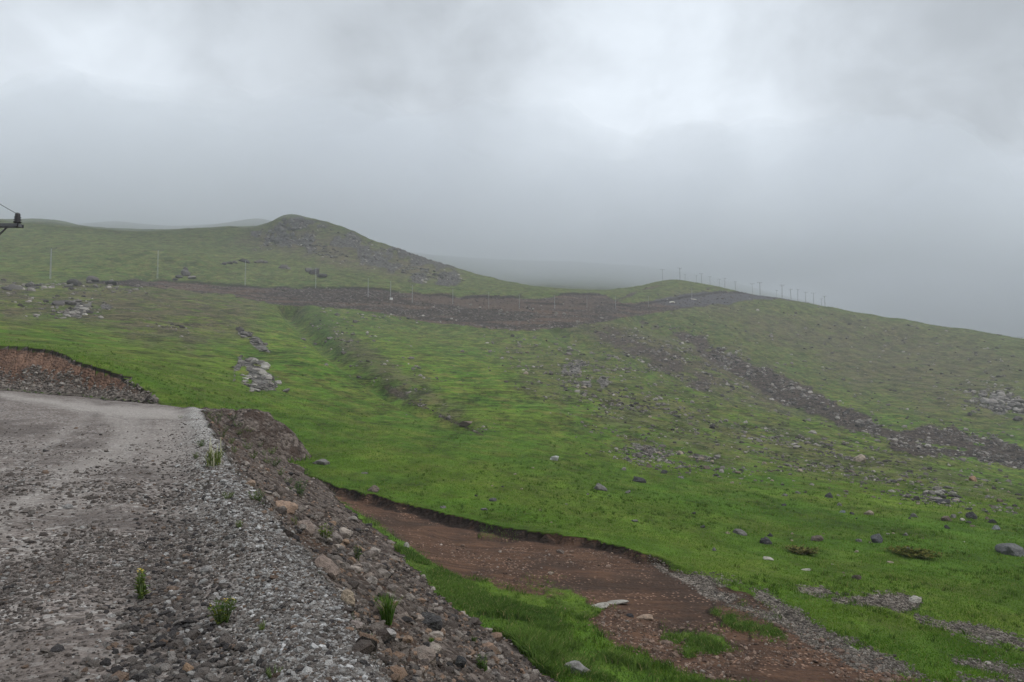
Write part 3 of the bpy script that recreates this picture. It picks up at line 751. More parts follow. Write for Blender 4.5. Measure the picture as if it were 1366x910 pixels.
turf_near = m_turf * (1 - sstep(16, 60, R) * .55) * (R < 75)
strip = pm([(380, 612), (472, 676), (566, 740), (650, 785), (720, 805), (775, 848), (845, 885), (930, 915), (730, 920), (560, 780), (400, 660)], 9, 14, 9, 45, 8) * m_turf
strip = np.maximum(strip, np.maximum(lawn_on_soil * .9, 0) * free)
P, sm_ = scatter(strip * (.03 + .97 * sstep(-.12, .25, fbm(X / 1.1, Y / 1.1, 4, 91))), 80000, strip)
h = rng.uniform(.04, .21, len(P)) * (.25 + .75 * sm_ ** 1.5) * (.40 + .85 * sstep(-.3, .5, fbm(P[:, 0] / 1.3, P[:, 1] / 1.3, 3, 92)))
me = blades('tall_grass', P, h, rng.uniform(.010, .020, len(P)), rng.uniform(.2, 1.1, len(P)), gcols(len(P), (.040, .082, .016), (.125, .200, .038), (.26, .23, .10), P))
tag(link('tall_grass', me), kind='stuff')
P, _ = scatter(turf_near * (1 - strip) * (.3 + .7 * sstep(-.5, .3, fbm(X / 1.2, Y / 1.2, 3, 93))), 240000)
d = np.linalg.norm(P, axis=1)
h = rng.uniform(.03, .085, len(P)) * np.clip(d / 30, .8, 1.5)
me = blades('meadow_grass', P, h, rng.uniform(.012, .024, len(P)) * np.clip(d / 30, .8, 1.8), rng.uniform(.2, .9, len(P)), gcols(len(P), (.050, .120, .012), (.125, .200, .026), (.20, .19, .07), P))
tag(link('meadow_grass', me), kind='stuff')

# darker coarse tufts dotted through the turf
P0, _ = scatter(m_turf * (R < 110) * (1 - strip) * (.1 + sstep(-.1, .4, fbm(X / 4, Y / 4, 3, 95))), 4200)
nb_ = 16
P = np.repeat(P0, nb_, 0); dist = np.linalg.norm(P, axis=1); sp_ = np.repeat(rng.uniform(.04, .16, len(P0)), nb_)
a_ = rng.uniform(0, 6.283, len(P)); r_ = np.sqrt(rng.random(len(P))) * sp_
P[:, 0] += np.cos(a_) * r_; P[:, 1] += np.sin(a_) * r_ * 1.0
h = rng.uniform(.05, .14, len(P)) * np.repeat(rng.uniform(.5, 1.3, len(P0)), nb_)
me = blades('coarse_grass', P, h, rng.uniform(.015, .03, len(P)) * np.clip(dist / 40, .7, 1.8), rng.uniform(.3, 1.2, len(P)), gcols(len(P), (.030, .070, .012), (.085, .13, .022), (.17, .15, .06)))
tag(link('coarse_grass', me), kind='stuff')

# ------------------------------------------------------------------ boulders, each its own thing
BV, BF = ico(3)
def boulder_mesh(name, col, sx, sy, sz_, seed, cuts=15):
    r = np.random.default_rng(seed)
    v = rock_shape(BV, r, cuts)
    o_ = r.uniform(-50, 50, 3)
    v *= 1 + .16 * (fbm(v[:, 0] * 2.2 + o_[0] + v[:, 2] * 1.3, v[:, 1] * 2.2 + o_[1] - v[:, 2] * 1.7, 4, 7))[:, None]
    v += .022 * r.normal(size=v.shape)
    v *= np.array([sx, sy, sz_])
    c = np.clip(np.array(col)[None] * (1 + .12 * r.normal(size=(len(v), 1))), .01, .7)
    return mesh_np(name, v, BF, 3, M_ROCK, False, dict(col=c))
DK, GR, TN, PL, BR, OR = (.050, .048, .052), (.17, .16, .15), (.33, .27, .21), (.42, .39, .34), (.15, .115, .095), (.30, .185, .115)
bcount = 0
def boulder(x, y, wpx, col, label, asp=.65, group=None, cat='boulder', name='boulder', deep=.8):
    """x, y: where its foot meets the ground; wpx: its width in the photograph"""
    global bcount
    p = pick(x, y)
    if p is None: return None
    bcount += 1
    s = wpx / F * p.length / 2 * (1.22 if p.length < 16 else 1.0)
    if p.length < 16: col = tuple(np.array(col) * 1.22)
    me = boulder_mesh(name, col, s * 1.12, s * deep * 1.1, s * asp * 1.25, 1000 + bcount)
    o = link(name, me)
    o.location = (p.x, p.y + s * deep * .4, ground(p.x, p.y + s * deep * .4) + s * asp * .22)
    o.rotation_euler = (random.uniform(-.15, .15), random.uniform(-.15, .15), random.uniform(-.4, .4))
    tag(o, label, cat, group)
    return o

for a in [
    (1023, 726, 18, DK, 'dark rounded boulder alone in bright grass with a smaller dark stone behind it', .85),
    (1028, 716, 8, DK, 'small dark stone just behind the rounded dark boulder', .7),
    (987, 713, 21, GR, 'flat grey boulder with tan chip beside it in lower meadow', .5),
    (971, 712, 7, TN, 'tan chip at the left end of the flat grey boulder', .6),
    (1090, 722, 15, BR, 'brown squat boulder in meadow between the two dark boulders', .7),
    (1171, 724, 19, (.08, .082, .09), 'pointed slate grey boulder at the head of the low scrub strip', .9),
    (1147, 723, 9, GR, 'small grey stone just left of the pointed slate boulder', .6),
    (1024, 747, 14, PL, 'pale tan slab lying low in the grass below dark boulder', .42),
    (1075, 761, 11, PL, 'thin pale flat stone in bright grass near the pebble fan', .3),
    (1145, 773, 13, BR, 'brown lumpy stone in grass just above the pebble fan', .65),
    (1221, 804, 16, PL, 'pale square block on the edge of the pebble fan', .7),
    (1353, 741, 32, (.14, .14, .14), 'largest grey boulder, long and cracked, at the right edge of the meadow', .62),
    (1160, 687, 10, TN, 'tan cone shaped stone in grass above the pointed slate boulder', .75),
    (1107, 664, 13, DK, 'dark angular stone in grass left of the stone heap', .65),
    (1220, 690, 10, GR, 'grey stone with pale top below the stone heap', .8),
    (1260, 672, 19, DK, 'large dark block at the foot of the stone heap', .55),
    (1299, 692, 16, DK, 'dark wedge boulder with flat pale stones to its right', .7),
    (1324, 698, 9, DK, 'dark stone right of the dark wedge boulder', .6),
    (1330, 707, 10, (.2, .21, .22), 'bluish grey stone alone below the dark wedge boulder', .7),
    (1263, 695, 14, BR, 'broken brown stones close together under the stone heap', .6),
    (1335, 670, 10, BR, 'brown stone alone near the right edge of the slope', .7),
    (1300, 642, 10, OR, 'orange tan boulder high on the stony slope near the gully', .8),
    (1147, 616, 17, TN, 'big pale tan boulder on the stony crest', .85),
    (1125, 684, 9, (.15, .17, .20), 'bluish flat stone in the middle of the meadow', .45),
    (953, 735, 7, GR, 'small upright grey stone in meadow above the soil patch', .95),
    (1143, 737, 8, TN, 'low tan stone below the small grey stone', .4),
    (1188, 751, 7, TN, 'little tan stone under the low scrub strip', .45),
    (1209, 715, 7, GR, 'small grey stone right of the pointed slate boulder', .8),
    (739, 614, 15, (.42, .42, .40), 'whitish jagged boulder alone on smooth green slope', .7),
    (801, 654, 20, GR, 'grey dome boulder on green slope with a pale chip at its foot', .6),
    (657, 669, 12, (.10, .10, .10), 'dark grey stone with flat top above the turf edge', .6),
    (646, 681, 10, GR, 'low grey stone close to the turf edge', .55),
    (591, 678, 8, GR, 'tiny grey stone right on the turf edge', .6),
    (499, 656, 18, BR, 'brown rounded boulder in turf above the soil patch', .6),
    (852, 643, 21, DK, 'dark cluster stone on green slope below the scree', .5),
    (837, 658, 9, GR, 'grey stone just below the dark cluster stone', .55),
    (847, 696, 10, GR, 'low grey stone in smooth grass right of the turf edge', .5),
    (926, 686, 7, DK, 'small black stone at mid meadow', .7),
    (937, 704, 8, DK, 'small black stone above the flat grey boulder', .6),
    (542, 730, 11, (.45, .42, .39), 'whitish rounded stone on bare soil beside the grass strip', .9),
    (748, 738, 12, BR, 'brown flat stone at the foot of the soil bank', .6),
    (802, 811, 23, PL, 'pale flat slab half buried in the brown soil', .32),
    (822, 806, 30, PL, 'long thin pale slab behind the flat slab in brown soil', .16),
    (862, 826, 25, (.36, .26, .19), 'peach coloured flat slab set in brown soil', .28),
    (840, 823, 10, DK, 'dark stone between the pale slabs on soil', .8),
    (768, 898, 28, (.24, .23, .22), 'pale grey angular rock in tall grass at the bottom of the embankment', .6),
    (735, 766, 10, TN, 'tan stone in the middle of the soil patch', .5),
    (430, 620, 22, (.18, .17, .16), 'low grey stones in turf beside the gravel mound', .4),
    (486, 632, 9, GR, 'flat grey stone in turf between the mound and the brown boulder', .45),
    (624, 568, 22, BR, 'brown ledge of stones at the end of the dry channel', .4),
    # rocks on the embankment
    (434, 765, 34, (.24, .185, .155), 'large tan wedge rock on the embankment edge', .9),
    (461, 804, 20, (.34, .27, .20), 'sandy oval rock bedded in soil below the pale gravel', .85),
    (406, 706, 22, (.25, .195, .165), 'pinkish slab leaning on the embankment beside the green clump', .9),
    (380, 682, 26, (.32, .22, .16), 'long orange tan rock at the top of the rubble slope', .55),
    (449, 722, 15, (.20, .17, .15), 'brown grey rock just right of the green clump', .8),
    (503, 822, 13, (.27, .21, .18), 'tall upright pinkish rock beside the tall grass tuft', 1.7),
    (509, 850, 24, (.38, .35, .33), 'pale grey slab below the tall grass tuft', .6),
    (495, 778, 15, (.34, .30, .27), 'pale rounded rock above the tall grass tuft', .8),
    (472, 836, 16, (.24, .20, .18), 'brownish rock left of the tall grass tuft', .7),
    (274, 765, 17, (.26, .245, .235), 'flat grey stone on dark gravel near the road edge', .6),
    (249, 898, 17, (.30, .20, .13), 'rusty brown stone on gravel at the bottom', .8),
    (429, 722, 20, (.36, .32, .28), 'pale leaning slab left of the green clump', .5),
    (563, 882, 44, (.23, .185, .155), 'biggest tan brown rock low on the embankment', .7),
    (570, 836, 28, (.055, .052, .052), 'jagged dark rock half way down the embankment', .8),
    (612, 890, 17, (.04, .04, .042), 'black narrow rock low on the embankment', 1.1),
    (470, 694, 14, (.30, .27, .24), 'pale thin stone near the outer edge of the rubble', .5),
    (425, 690, 16, (.18, .15, .13), 'brown stone above the pale leaning slab', .7),
    (530, 880, 20, (.15, .125, .11), 'dark brown stone beside the biggest tan rock', .6),
    (660, 905, 18, (.22, .19, .17), 'brown grey stone at the foot of the rubble slope', .7),
    (333, 647, 12, (.32, .23, .17), 'orange tan stone among plants at the embankment top', .6),
    (545, 800, 14, (.22, .19, .165), 'grey tan stone right of the tall grass tuft', .6),
]:
    boulder(*a)
# small stones of the meadow: alike, so they share their label by the ground they lie on
def sprinkle(poly, N, wlo, whi, cols, label, group, name='stone'):
    P_ = np.array(poly, float); k = 0; tries = 0
    while k < N and tries < N * 30:
        tries += 1
        x = random.uniform(P_[:, 0].min(), P_[:, 0].max()); y = random.uniform(P_[:, 1].min(), P_[:, 1].max())
        if poly_sd(np.array([x]), np.array([y]), poly)[0] < 0: continue
        boulder(x, y, random.uniform(wlo, whi) * random.uniform(.8, 1.25), random.choice(cols), label, random.uniform(.45, .75), group, 'stone', name); k += 1
sprinkle([(980, 600), (1366, 655), (1366, 715), (1100, 690), (950, 650)], 62, 4, 8, [DK, GR, GR, TN, BR, PL], 'small loose stone in the grass below the stony crest on the right', 'small stones below the stony crest')
sprinkle([(820, 595), (960, 600), (1000, 640), (900, 640), (840, 620)], 34, 4, 9, [DK, GR, BR, TN], 'small stone of the scree patch in the middle of the green slope', 'stones of the mid slope scree')
sprinkle([(640, 680), (950, 760), (950, 700), (700, 620), (560, 620)], 12, 3, 5, [DK, GR, TN], 'tiny stone lying on the smooth green slope above the soil bank', 'tiny stones on the smooth slope')
sprinkle([(700, 470), (960, 560), (940, 590), (700, 500)], 34, 3.5, 7, [DK, GR, BR, TN], 'small stone on the upper green slope below the far dirt road', 'stones on the upper slope')
sprinkle([(960, 700), (1366, 720), (1366, 790), (1100, 770), (980, 740)], 14, 3, 6, [GR, TN, BR, PL], 'little stone in the bright lower meadow on the right', 'little stones in the lower meadow')
sprinkle([(390, 690), (430, 680), (620, 880), (660, 910), (560, 910), (450, 760)], 56, 7, 15, [(.2, .17, .15), (.26, .21, .175), (.12, .105, .095), (.33, .28, .24), (.28, .19, .13)], 'angular rubble stone on the embankment slope', 'rubble stones on the embankment')

# ------------------------------------------------------------------ rock outcrops
def outcrop(name, spots, label, cols, ang=.9, group=None):
    """a crag that comes out of the turf: its blocks are parts; spots: (x, y, width px, height ratio)"""
    v2, f2 = ico(2)
    root = None
    for q, (x, y, wpx, asp) in enumerate(spots):
        p = pick(x, y)
        if p is None: continue
        if root is None: root = empty(name, p); base = p.copy()
        s = wpx / F * p.length / 2
        r = np.random.default_rng(int(x * 31 + y * 17))
        v = rock_shape(v2, r, 10) * np.array([s * 1.15, s * .95, s * asp * 1.2])
        a = r.uniform(-.5, .5); t = r.uniform(-.35, .35)
        Rm = np.array(Matrix.Rotation(a, 3, 'Z') @ Matrix.Rotation(t, 3, 'Y'))
        v = v @ Rm.T
        gz = ground(p.x, p.y + s * .3)
        c = np.array(cols[q % len(cols)]) * r.uniform(.75, 1.2)
        me = mesh_np('block', v, f2, 3, M_ROCK, False, dict(col=np.repeat(c[None], len(v), 0)))
        o = link('block', me, root)
        o.location = (p.x - base.x, p.y + s * .3 - base.y, gz + s * asp * .3 - base.z)
    return tag(root, label, 'rock outcrop', group)
def spots_in(poly, N, wlo, whi, alo, ahi):
    P_ = np.array(poly, float); out = []
    while len(out) < N:
        x = random.uniform(P_[:, 0].min(), P_[:, 0].max()); y = random.uniform(P_[:, 1].min(), P_[:, 1].max())
        if poly_sd(np.array([x]), np.array([y]), poly)[0] > 0: out.append((x, y, random.uniform(wlo, whi), random.uniform(alo, ahi)))
    return out
LG = [(.30, .28, .25), (.22, .20, .18), (.38, .36, .32), (.12, .11, .10)]
DG = [(.07, .062, .06), (.11, .10, .092), (.05, .045, .045), (.16, .145, .13)]
outcrop('rock_outcrop', spots_in([(330, 477), (350, 484), (366, 505), (360, 512), (340, 500)], 16, 8, 16, .4, .7) + spots_in([(312, 502), (330, 500), (350, 520), (335, 524)], 12, 7, 14, .35, .6) + [(371, 512, 11, .6), (380, 523, 13, .5)],
        'pale grey rock outcrop breaking through the turf above the gravel mound', LG)
outcrop('rock_outcrop', [(318, 441, 13, .6), (325, 447, 11, .6)] + spots_in([(318, 442), (340, 452), (358, 472), (350, 470), (322, 450)], 12, 6, 10, .3, .55), 'dark narrow rock rib above the pale outcrop', DG + LG[:1])
outcrop('rock_outcrop', spots_in([(50, 408), (90, 400), (112, 405), (70, 412)], 10, 8, 16, .3, .5), 'dark flat rocks on the left hillside above pale stones', DG)
outcrop('rock_outcrop', spots_in([(70, 424), (110, 412), (120, 418), (80, 428)], 12, 6, 12, .25, .45), 'pale flat rocks just under the dark flat rocks on left hillside', LG)
outcrop('rock_outcrop', [(98, 381, 17, .6), (92, 383, 12, .5), (104, 380, 9, .7)], 'dark humped rock on left hillside under the second mast from left', DG)
outcrop('rock_outcrop', [(122, 376, 13, .8), (118, 378, 8, .6), (146, 380, 16, .45), (152, 380, 9, .5)], 'pair of dark blocks at the left end of the far dirt road', DG)
outcrop('rock_outcrop', [(38, 383, 14, .5), (20, 386, 18, .4), (8, 387, 14, .4), (40, 388, 10, .5)], 'dark low rocks at the far left of the hillside', DG)
outcrop('rock_outcrop', [(248, 362, 7, 1.5), (246, 368, 12, .9), (238, 371, 9, .6), (255, 372, 11, .5), (233, 374, 8, .5)], 'upright dark rock stack beside the far dirt road', DG)
outcrop('rock_outcrop', [(419, 366, 20, .65), (411, 363, 12, .7), (428, 370, 14, .5)], 'dark round crag behind the tallest mast on the hill flank', DG)
outcrop('rock_outcrop', [(377, 358, 11, .8), (384, 359, 7, .5)], 'small dark crag left of the round crag', DG)
outcrop('rock_outcrop', [(305, 352, 9, .6), (312, 351, 8, .6), (325, 350, 14, .4), (345, 351, 12, .5), (352, 351, 9, .6), (298, 353, 8, .5)], 'line of dark rocks on hill flank behind the mast', DG)
outcrop('rock_outcrop', spots_in([(352, 318), (378, 292), (400, 298), (392, 322), (365, 326)], 40, 3.5, 8, .5, 1.1), 'rocky summit crag of the peak under the cloud', [(.085, .082, .078), (.055, .052, .05), (.12, .115, .108)])
outcrop('rock_outcrop', spots_in([(390, 318), (420, 320), (470, 345), (430, 345)], 60, 2.5, 6, .3, .6), 'broken grey rocks running down the middle of the peak', [(.09, .085, .08), (.065, .06, .058), (.13, .123, .112)])
outcrop('rock_outcrop', spots_in([(420, 300), (520, 333), (560, 350), (500, 330)], 36, 2, 5, .3, .5), 'thin ribs of rock along the right shoulder of the peak', [(.085, .082, .078), (.06, .058, .055)])
outcrop('rock_outcrop', spots_in([(530, 362), (550, 355), (600, 366), (605, 374), (560, 372)], 44, 2.5, 7, .35, .7), 'grey crag low on the right flank of the peak above the far dirt road', [(.12, .115, .105), (.08, .075, .07), (.05, .047, .045)])
outcrop('rock_outcrop', spots_in([(1305, 528), (1330, 522), (1366, 540), (1360, 550), (1320, 542)], 34, 5, 12, .5, .8), 'grey rock heap on the right hill by the picture edge', [(.20, .18, .165), (.13, .115, .11), (.26, .24, .22)])
outcrop('rock_outcrop', spots_in([(1355, 560), (1372, 556), (1380, 570), (1360, 570)], 8, 7, 12, .5, .7), 'brown rock heap just below the grey heap at right edge', DG)
for (x, y, w_, a_) in spots_in([(1210, 656), (1265, 650), (1285, 668), (1250, 672)], 26, 5, 12, .4, .7):
    boulder(x, y, w_, random.choice(DG + LG[:2]), 'stone of the dark and pale heap on the meadow below the crest', a_, 'stones of the meadow heap', 'stone', 'stone')

# ------------------------------------------------------------------ masts
def tube(p0, p1, r0, r1=None, n_=6):
    p0, p1 = Vector(p0), Vector(p1); d = (p1 - p0).normalized()
    a = d.orthogonal().normalized(); b = d.cross(a); r1 = r0 if r1 is None else r1
    v = []
    for p, r in ((p0, r0), (p1, r1)):
        for i in range(n_):
            t = 2 * math.pi * i / n_; v.append(p + (a * math.cos(t) + b * math.sin(t)) * r)
    f = [(i, (i + 1) % n_, n_ + (i + 1) % n_, n_ + i) for i in range(n_)]
    return v, f
class MB:
    def __init__(self): self.v, self.f = [], []
    def add(self, v, f):
        o = len(self.v); self.v += [tuple(q) for q in v]; self.f += [tuple(i + o for i in q) for q in f]
    def tube(self, *a, **k): self.add(*tube(*a, **k))
    def ring(self, prof, cx=0, cy=0, n_=10):
        v = [(cx + r * math.cos(2 * math.pi * i / n_), cy + r * math.sin(2 * math.pi * i / n_), z) for r, z in prof for i in range(n_)]
        f = [(j * n_ + i, j * n_ + (i + 1) % n_, (j + 1) * n_ + (i + 1) % n_, (j + 1) * n_ + i) for j in range(len(prof) - 1) for i in range(n_)]
        self.add(v, f)
    def box(self, c, s):
        v = [(c[0] + x * s[0] / 2, c[1] + y * s[1] / 2, c[2] + z * s[2] / 2) for x in (-1, 1) for y in (-1, 1) for z in (-1, 1)]
        self.add(v, [(0, 1, 3, 2), (4, 6, 7, 5), (0, 4, 5, 1), (2, 3, 7, 6), (0, 2, 6, 4), (1, 5, 7, 3)])
    def mesh(self, name, m, smooth=False):
        me = bpy.data.meshes.new(name); me.from_pydata(self.v, [], self.f); me.materials.append(m)
        if smooth:
            for p in me.polygons: p.use_smooth = True
        me.update(); return me
    def build(self, name, m, parent=None, smooth=False): return link(name, self.mesh(name, m, smooth), parent)

def lattice_mast(h, arm, thick=1.0):
    root = empty('lattice_mast')
    b = MB(); w0, w1 = .36 * thick, .15 * thick; r = .035 * thick
    def corner(k, z):
        w_ = w0 + (w1 - w0) * z / h; return Vector(((-1, 1, 1, -1)[k] * w_ / 2, (-1, -1, 1, 1)[k] * w_ / 2, z))
    for k in range(4): b.tube(corner(k, -.4), corner(k, h), r, n_=4)
    nseg = 11
    for i in range(nseg):
        z0, z1 = h * i / nseg, h * (i + 1) / nseg
        for k in range(4):
            k2 = (k + 1) % 4
            b.tube(corner(k if i % 2 else k2, z0), corner(k2 if i % 2 else k, z1), r * .55, n_=4)
            b.tube(corner(k, z1), corner(k2, z1), r * .5, n_=4)
    b.build('mast', M_STEEL, root)
    c = MB()
    for s in (-1, 1):
        c.box((s * arm / 2, 0, h - .05), (arm, .08 * thick, .10 * thick))
        c.tube((s * .1, 0, h - .95), (s * arm * .74, 0, h - .10), .03 * thick, n_=4)
    c.build('crossarm', M_DARKSTEEL, root)
    for x in (-arm + .08, 0, arm - .08):
        q = MB(); z = h
        q.ring([(.02, z - .02), (.03 * thick, z + .05), (.09 * thick, z + .09), (.055 * thick, z + .13), (.085 * thick, z + .17), (.05 * thick, z + .22), (.075 * thick, z + .26), (.06 * thick, z + .33), (.001, z + .36)], x, 0)
        q.build('insulator', M_CERAMIC, root, True)
    return root

# the mast at the left, only one end of its arm is in the picture
ty = 24.0
dx, dy, dz = [float(v) for v in ray(24, 297)]
tip = Vector((dx / dy * ty, ty, dz / dy * ty))
arm_n = 1.9
bx, by = tip.x - arm_n + .08, ty
bz = float(ground(bx, by))
near = empty('lattice_mast', (bx, by, bz))
hN = tip.z - bz
def near_mast():
    b = MB(); h = hN; w0, w1 = .55, .26; r = .03
    def corner(k, z):
        w_ = w0 + (w1 - w0) * z / h; return Vector(((-1, 1, 1, -1)[k] * w_ / 2, (-1, -1, 1, 1)[k] * w_ / 2, z))
    for k in range(4): b.tube(corner(k, -.4), corner(k, h + .1), r, n_=4)
    for i in range(13):
        z0, z1 = h * i / 13, h * (i + 1) / 13
        for k in range(4):
            k2 = (k + 1) % 4; b.tube(corner(k if i % 2 else k2, z0), corner(k2 if i % 2 else k, z1), .016, n_=4)
    b.build('mast', M_STEEL, near)
    c = MB()
    for yy in (-.13, .13): c.box((0, yy, h - .10), (arm_n * 2, .06, .09))
    for s in (-1, 1):
        c.box((s * (arm_n - .03), 0, h - .10), (.06, .34, .10))
        for yy in (-.13, .13): c.tube((s * .15, yy, h - 1.35), (s * arm_n * .72, yy, h - .14), .028, n_=6)
    for i in range(9):
        x0 = -arm_n + i * arm_n * 2 / 9; c.tube((x0, -.13, h - .10), (x0 + arm_n * 2 / 9, .13, h - .10), .014, n_=4)
    c.build('crossarm', M_DARKSTEEL, near)
    for x in (-arm_n + .1, 0, arm_n - .1):
        q = MB(); z = h - .05
        q.ring([(.03, z - .1), (.03, z + .02), (.10, z + .03), (.125, z + .07), (.08, z + .10), (.115, z + .14), (.075, z + .18), (.105, z + .22), (.07, z + .26), (.085, z + .30), (.06, z + .36), (.001, z + .38)], x, 0, 16)
        q.build('insulator', M_CERAMIC, near, True)
near_mast()
tag(near, 'nearest steel mast at left edge, only its braced arm end with dark insulator in view', 'power pole')

MASTS = [  # x, y foot, height px, label
    (67, 372, 36, 'pale lattice mast far left with dark top among the rocks'),
    (210, 372, 36, 'pale lattice mast with dark twin top near the upright rock stack'),
    (327, 381, 33, 'lattice mast in front of the line of dark rocks'),
    (421, 385, 28, 'lattice mast in front of the dark round crag'),
    (491, 396, 26, 'lattice mast standing on the spoil with a dark crosspiece, left of the white block'),
    (521, 396, 22, 'darker lattice mast directly behind the white block'),
    (550, 404, 25, 'lattice mast above the diagonal scar in the spoil, right of the white block'),
    (604, 406, 22, 'lattice mast below the grey crag of the peak, on the dirt road'),
    (652, 411, 23, 'lattice mast on dirt road where the red soil band begins'),
    (693, 412, 20, 'lattice mast at the middle of the dirt road, left of the hidden bend'),
    (740, 412, 19, 'lattice mast by the bend of the dirt road under the cloud'),
    (783, 411, 16, 'faint lattice mast past the bend of the dirt road'),
    (821, 412, 17, 'lattice mast at the edge of the green patch on the dirt road'),
    (865, 410, 16, 'faint lattice mast left of the pale slabs on the dirt road'),
    (923, 399, 15, 'faint lattice mast between the pale slabs and the knoll'),
]
proto = None
tops = {}
def place_mast(x, y, hpx, label, group, back=0.0, rz=0.):
    global proto
    p = pick(x, y)
    if p is None: print('no hit', x, y); return None
    if back: p = Vector((p.x * (1 + back), p.y * (1 + back), ground(p.x * (1 + back), p.y * (1 + back))))
    if proto is None:
        proto = lattice_mast(8.0, 1.4, .8); o = proto
    else: o = copy_tree(proto)
    s = hpx / F * p.length / 8.3
    o.location = p; o.scale = (s, s, s); o.rotation_euler = (0, 0, rz)
    tag(o, label, 'power pole', group)
    tops[(x, y)] = p + Vector((0, 0, 8.1 * s))
    return o
for x, y, hp, lb in MASTS: place_mast(x, y, hp, lb, 'lattice masts along the far dirt road', 0, random.uniform(-.5, .5))
RIDGE = [
    (884, 375, 14, 'ridge mast standing furthest left on the knoll'), (907, 372, 15, 'tallest ridge mast on the top of the knoll'),
    (915, 372, 7, 'short ridge mast just right of the tallest one on the knoll'), (929, 373, 8, 'short ridge mast at the right of the knoll top'),
    (937, 375, 12, 'taller ridge mast where the knoll starts to fall'), (947, 378, 10, 'faint ridge mast half way down the knoll'),
    (960, 380, 9, 'very faint ridge mast at the foot of the knoll'), (968, 382, 12, 'ridge mast with a wide top at the foot of the knoll'),
    (981, 386, 11, 'dark forked ridge mast just before the dark spoil begins'), (1005, 391, 13, 'thin ridge mast at the left end of dark spoil'),
    (1015, 392, 16, 'bold ridge mast with T top over the dark spoil'), (1037, 393, 8, 'short ridge mast in the middle of the dark spoil'),
    (1044, 393, 16, 'bold ridge mast right of the short one'), (1055, 396, 13, 'ridge mast where the dark spoil steps down'),
    (1065, 399, 14, 'ridge mast thickened half way up its pole'), (1075, 399, 12, 'ridge mast with tilted top'), (1086, 402, 13, 'ridge mast third from the right end of the row'),
    (1097, 402, 8, 'short ridge mast second from the right end of the row'), (1101, 402, 12, 'last ridge mast at the right end of the row'),
]
def skyline(x):
    """ground point on the skyline in picture column x"""
    a = math.atan2((x - W / 2) / F, CP); j = int(np.searchsorted(az, a))
    m_ = (R[:, j] > 250) & (R[:, j] < 480); i = np.nonzero(m_)[0][np.argmax(TT[m_, j])]
    return X[i, j], Y[i, j], Z[i, j], R[i, j]
for x, y, hp, lb in RIDGE:
    xx, yy, zz, rr = skyline(x)
    o = copy_tree(proto); s = (hp + 1.5) / F * rr / 8.3
    o.location = (xx, yy, zz - .1); o.scale = (s * 1.1, s * 1.1, s); o.rotation_euler = (random.uniform(-.03, .03), random.uniform(-.03, .03), random.uniform(-.4, .4))
    tag(o, lb, 'power pole', 'masts along the right ridge')

def wire(name, p0, p1, sag, r, label, n_=28):
    b = MB(); prev = None
    for i in range(n_ + 1):
        t = i / n_; p = p0.lerp(p1, t); p.z -= sag * 4 * t * (1 - t)
        if prev: b.tube(prev, p, r, n_=5)
        prev = p
    o = b.build(name, M_WIRE, None, True)
    return tag(o, label, 'cable')
tp = Vector((tip.x - .02, ty, tip.z + .28))
dx, dy, dz = [float(v) for v in ray(-130, 172)]
wire('power_line', tp, Vector((dx / dy * 13, 13, dz / dy * 13)), .12, .009, 'thin overhead wire rising to the left from the nearest dark insulator')

# pale things by the far road
boulder(897, 404, 10, (.62, .58, .50), 'long pale slab lying beside the far dirt road', .3, None, 'slab', 'stone_slab')
boulder(926, 400, 8, (.62, .58, .50), 'shorter pale slab further up the far dirt road', .25, None, 'slab', 'stone_slab')
p = pick(522, 400)
if p:
    s = p.length / F
    b = MB(); b.box((0, 0, s * 1.2), (s * 3.6, s * 2.6, s * 2.4)); b.box((0, 0, s * 2.55), (s * 3.9, s * 2.9, s * .3))
    o = b.build('utility_cabinet', M_WHITE); o.location = p; tag(o, 'small white block at the foot of the darker mast', 'cabinet')

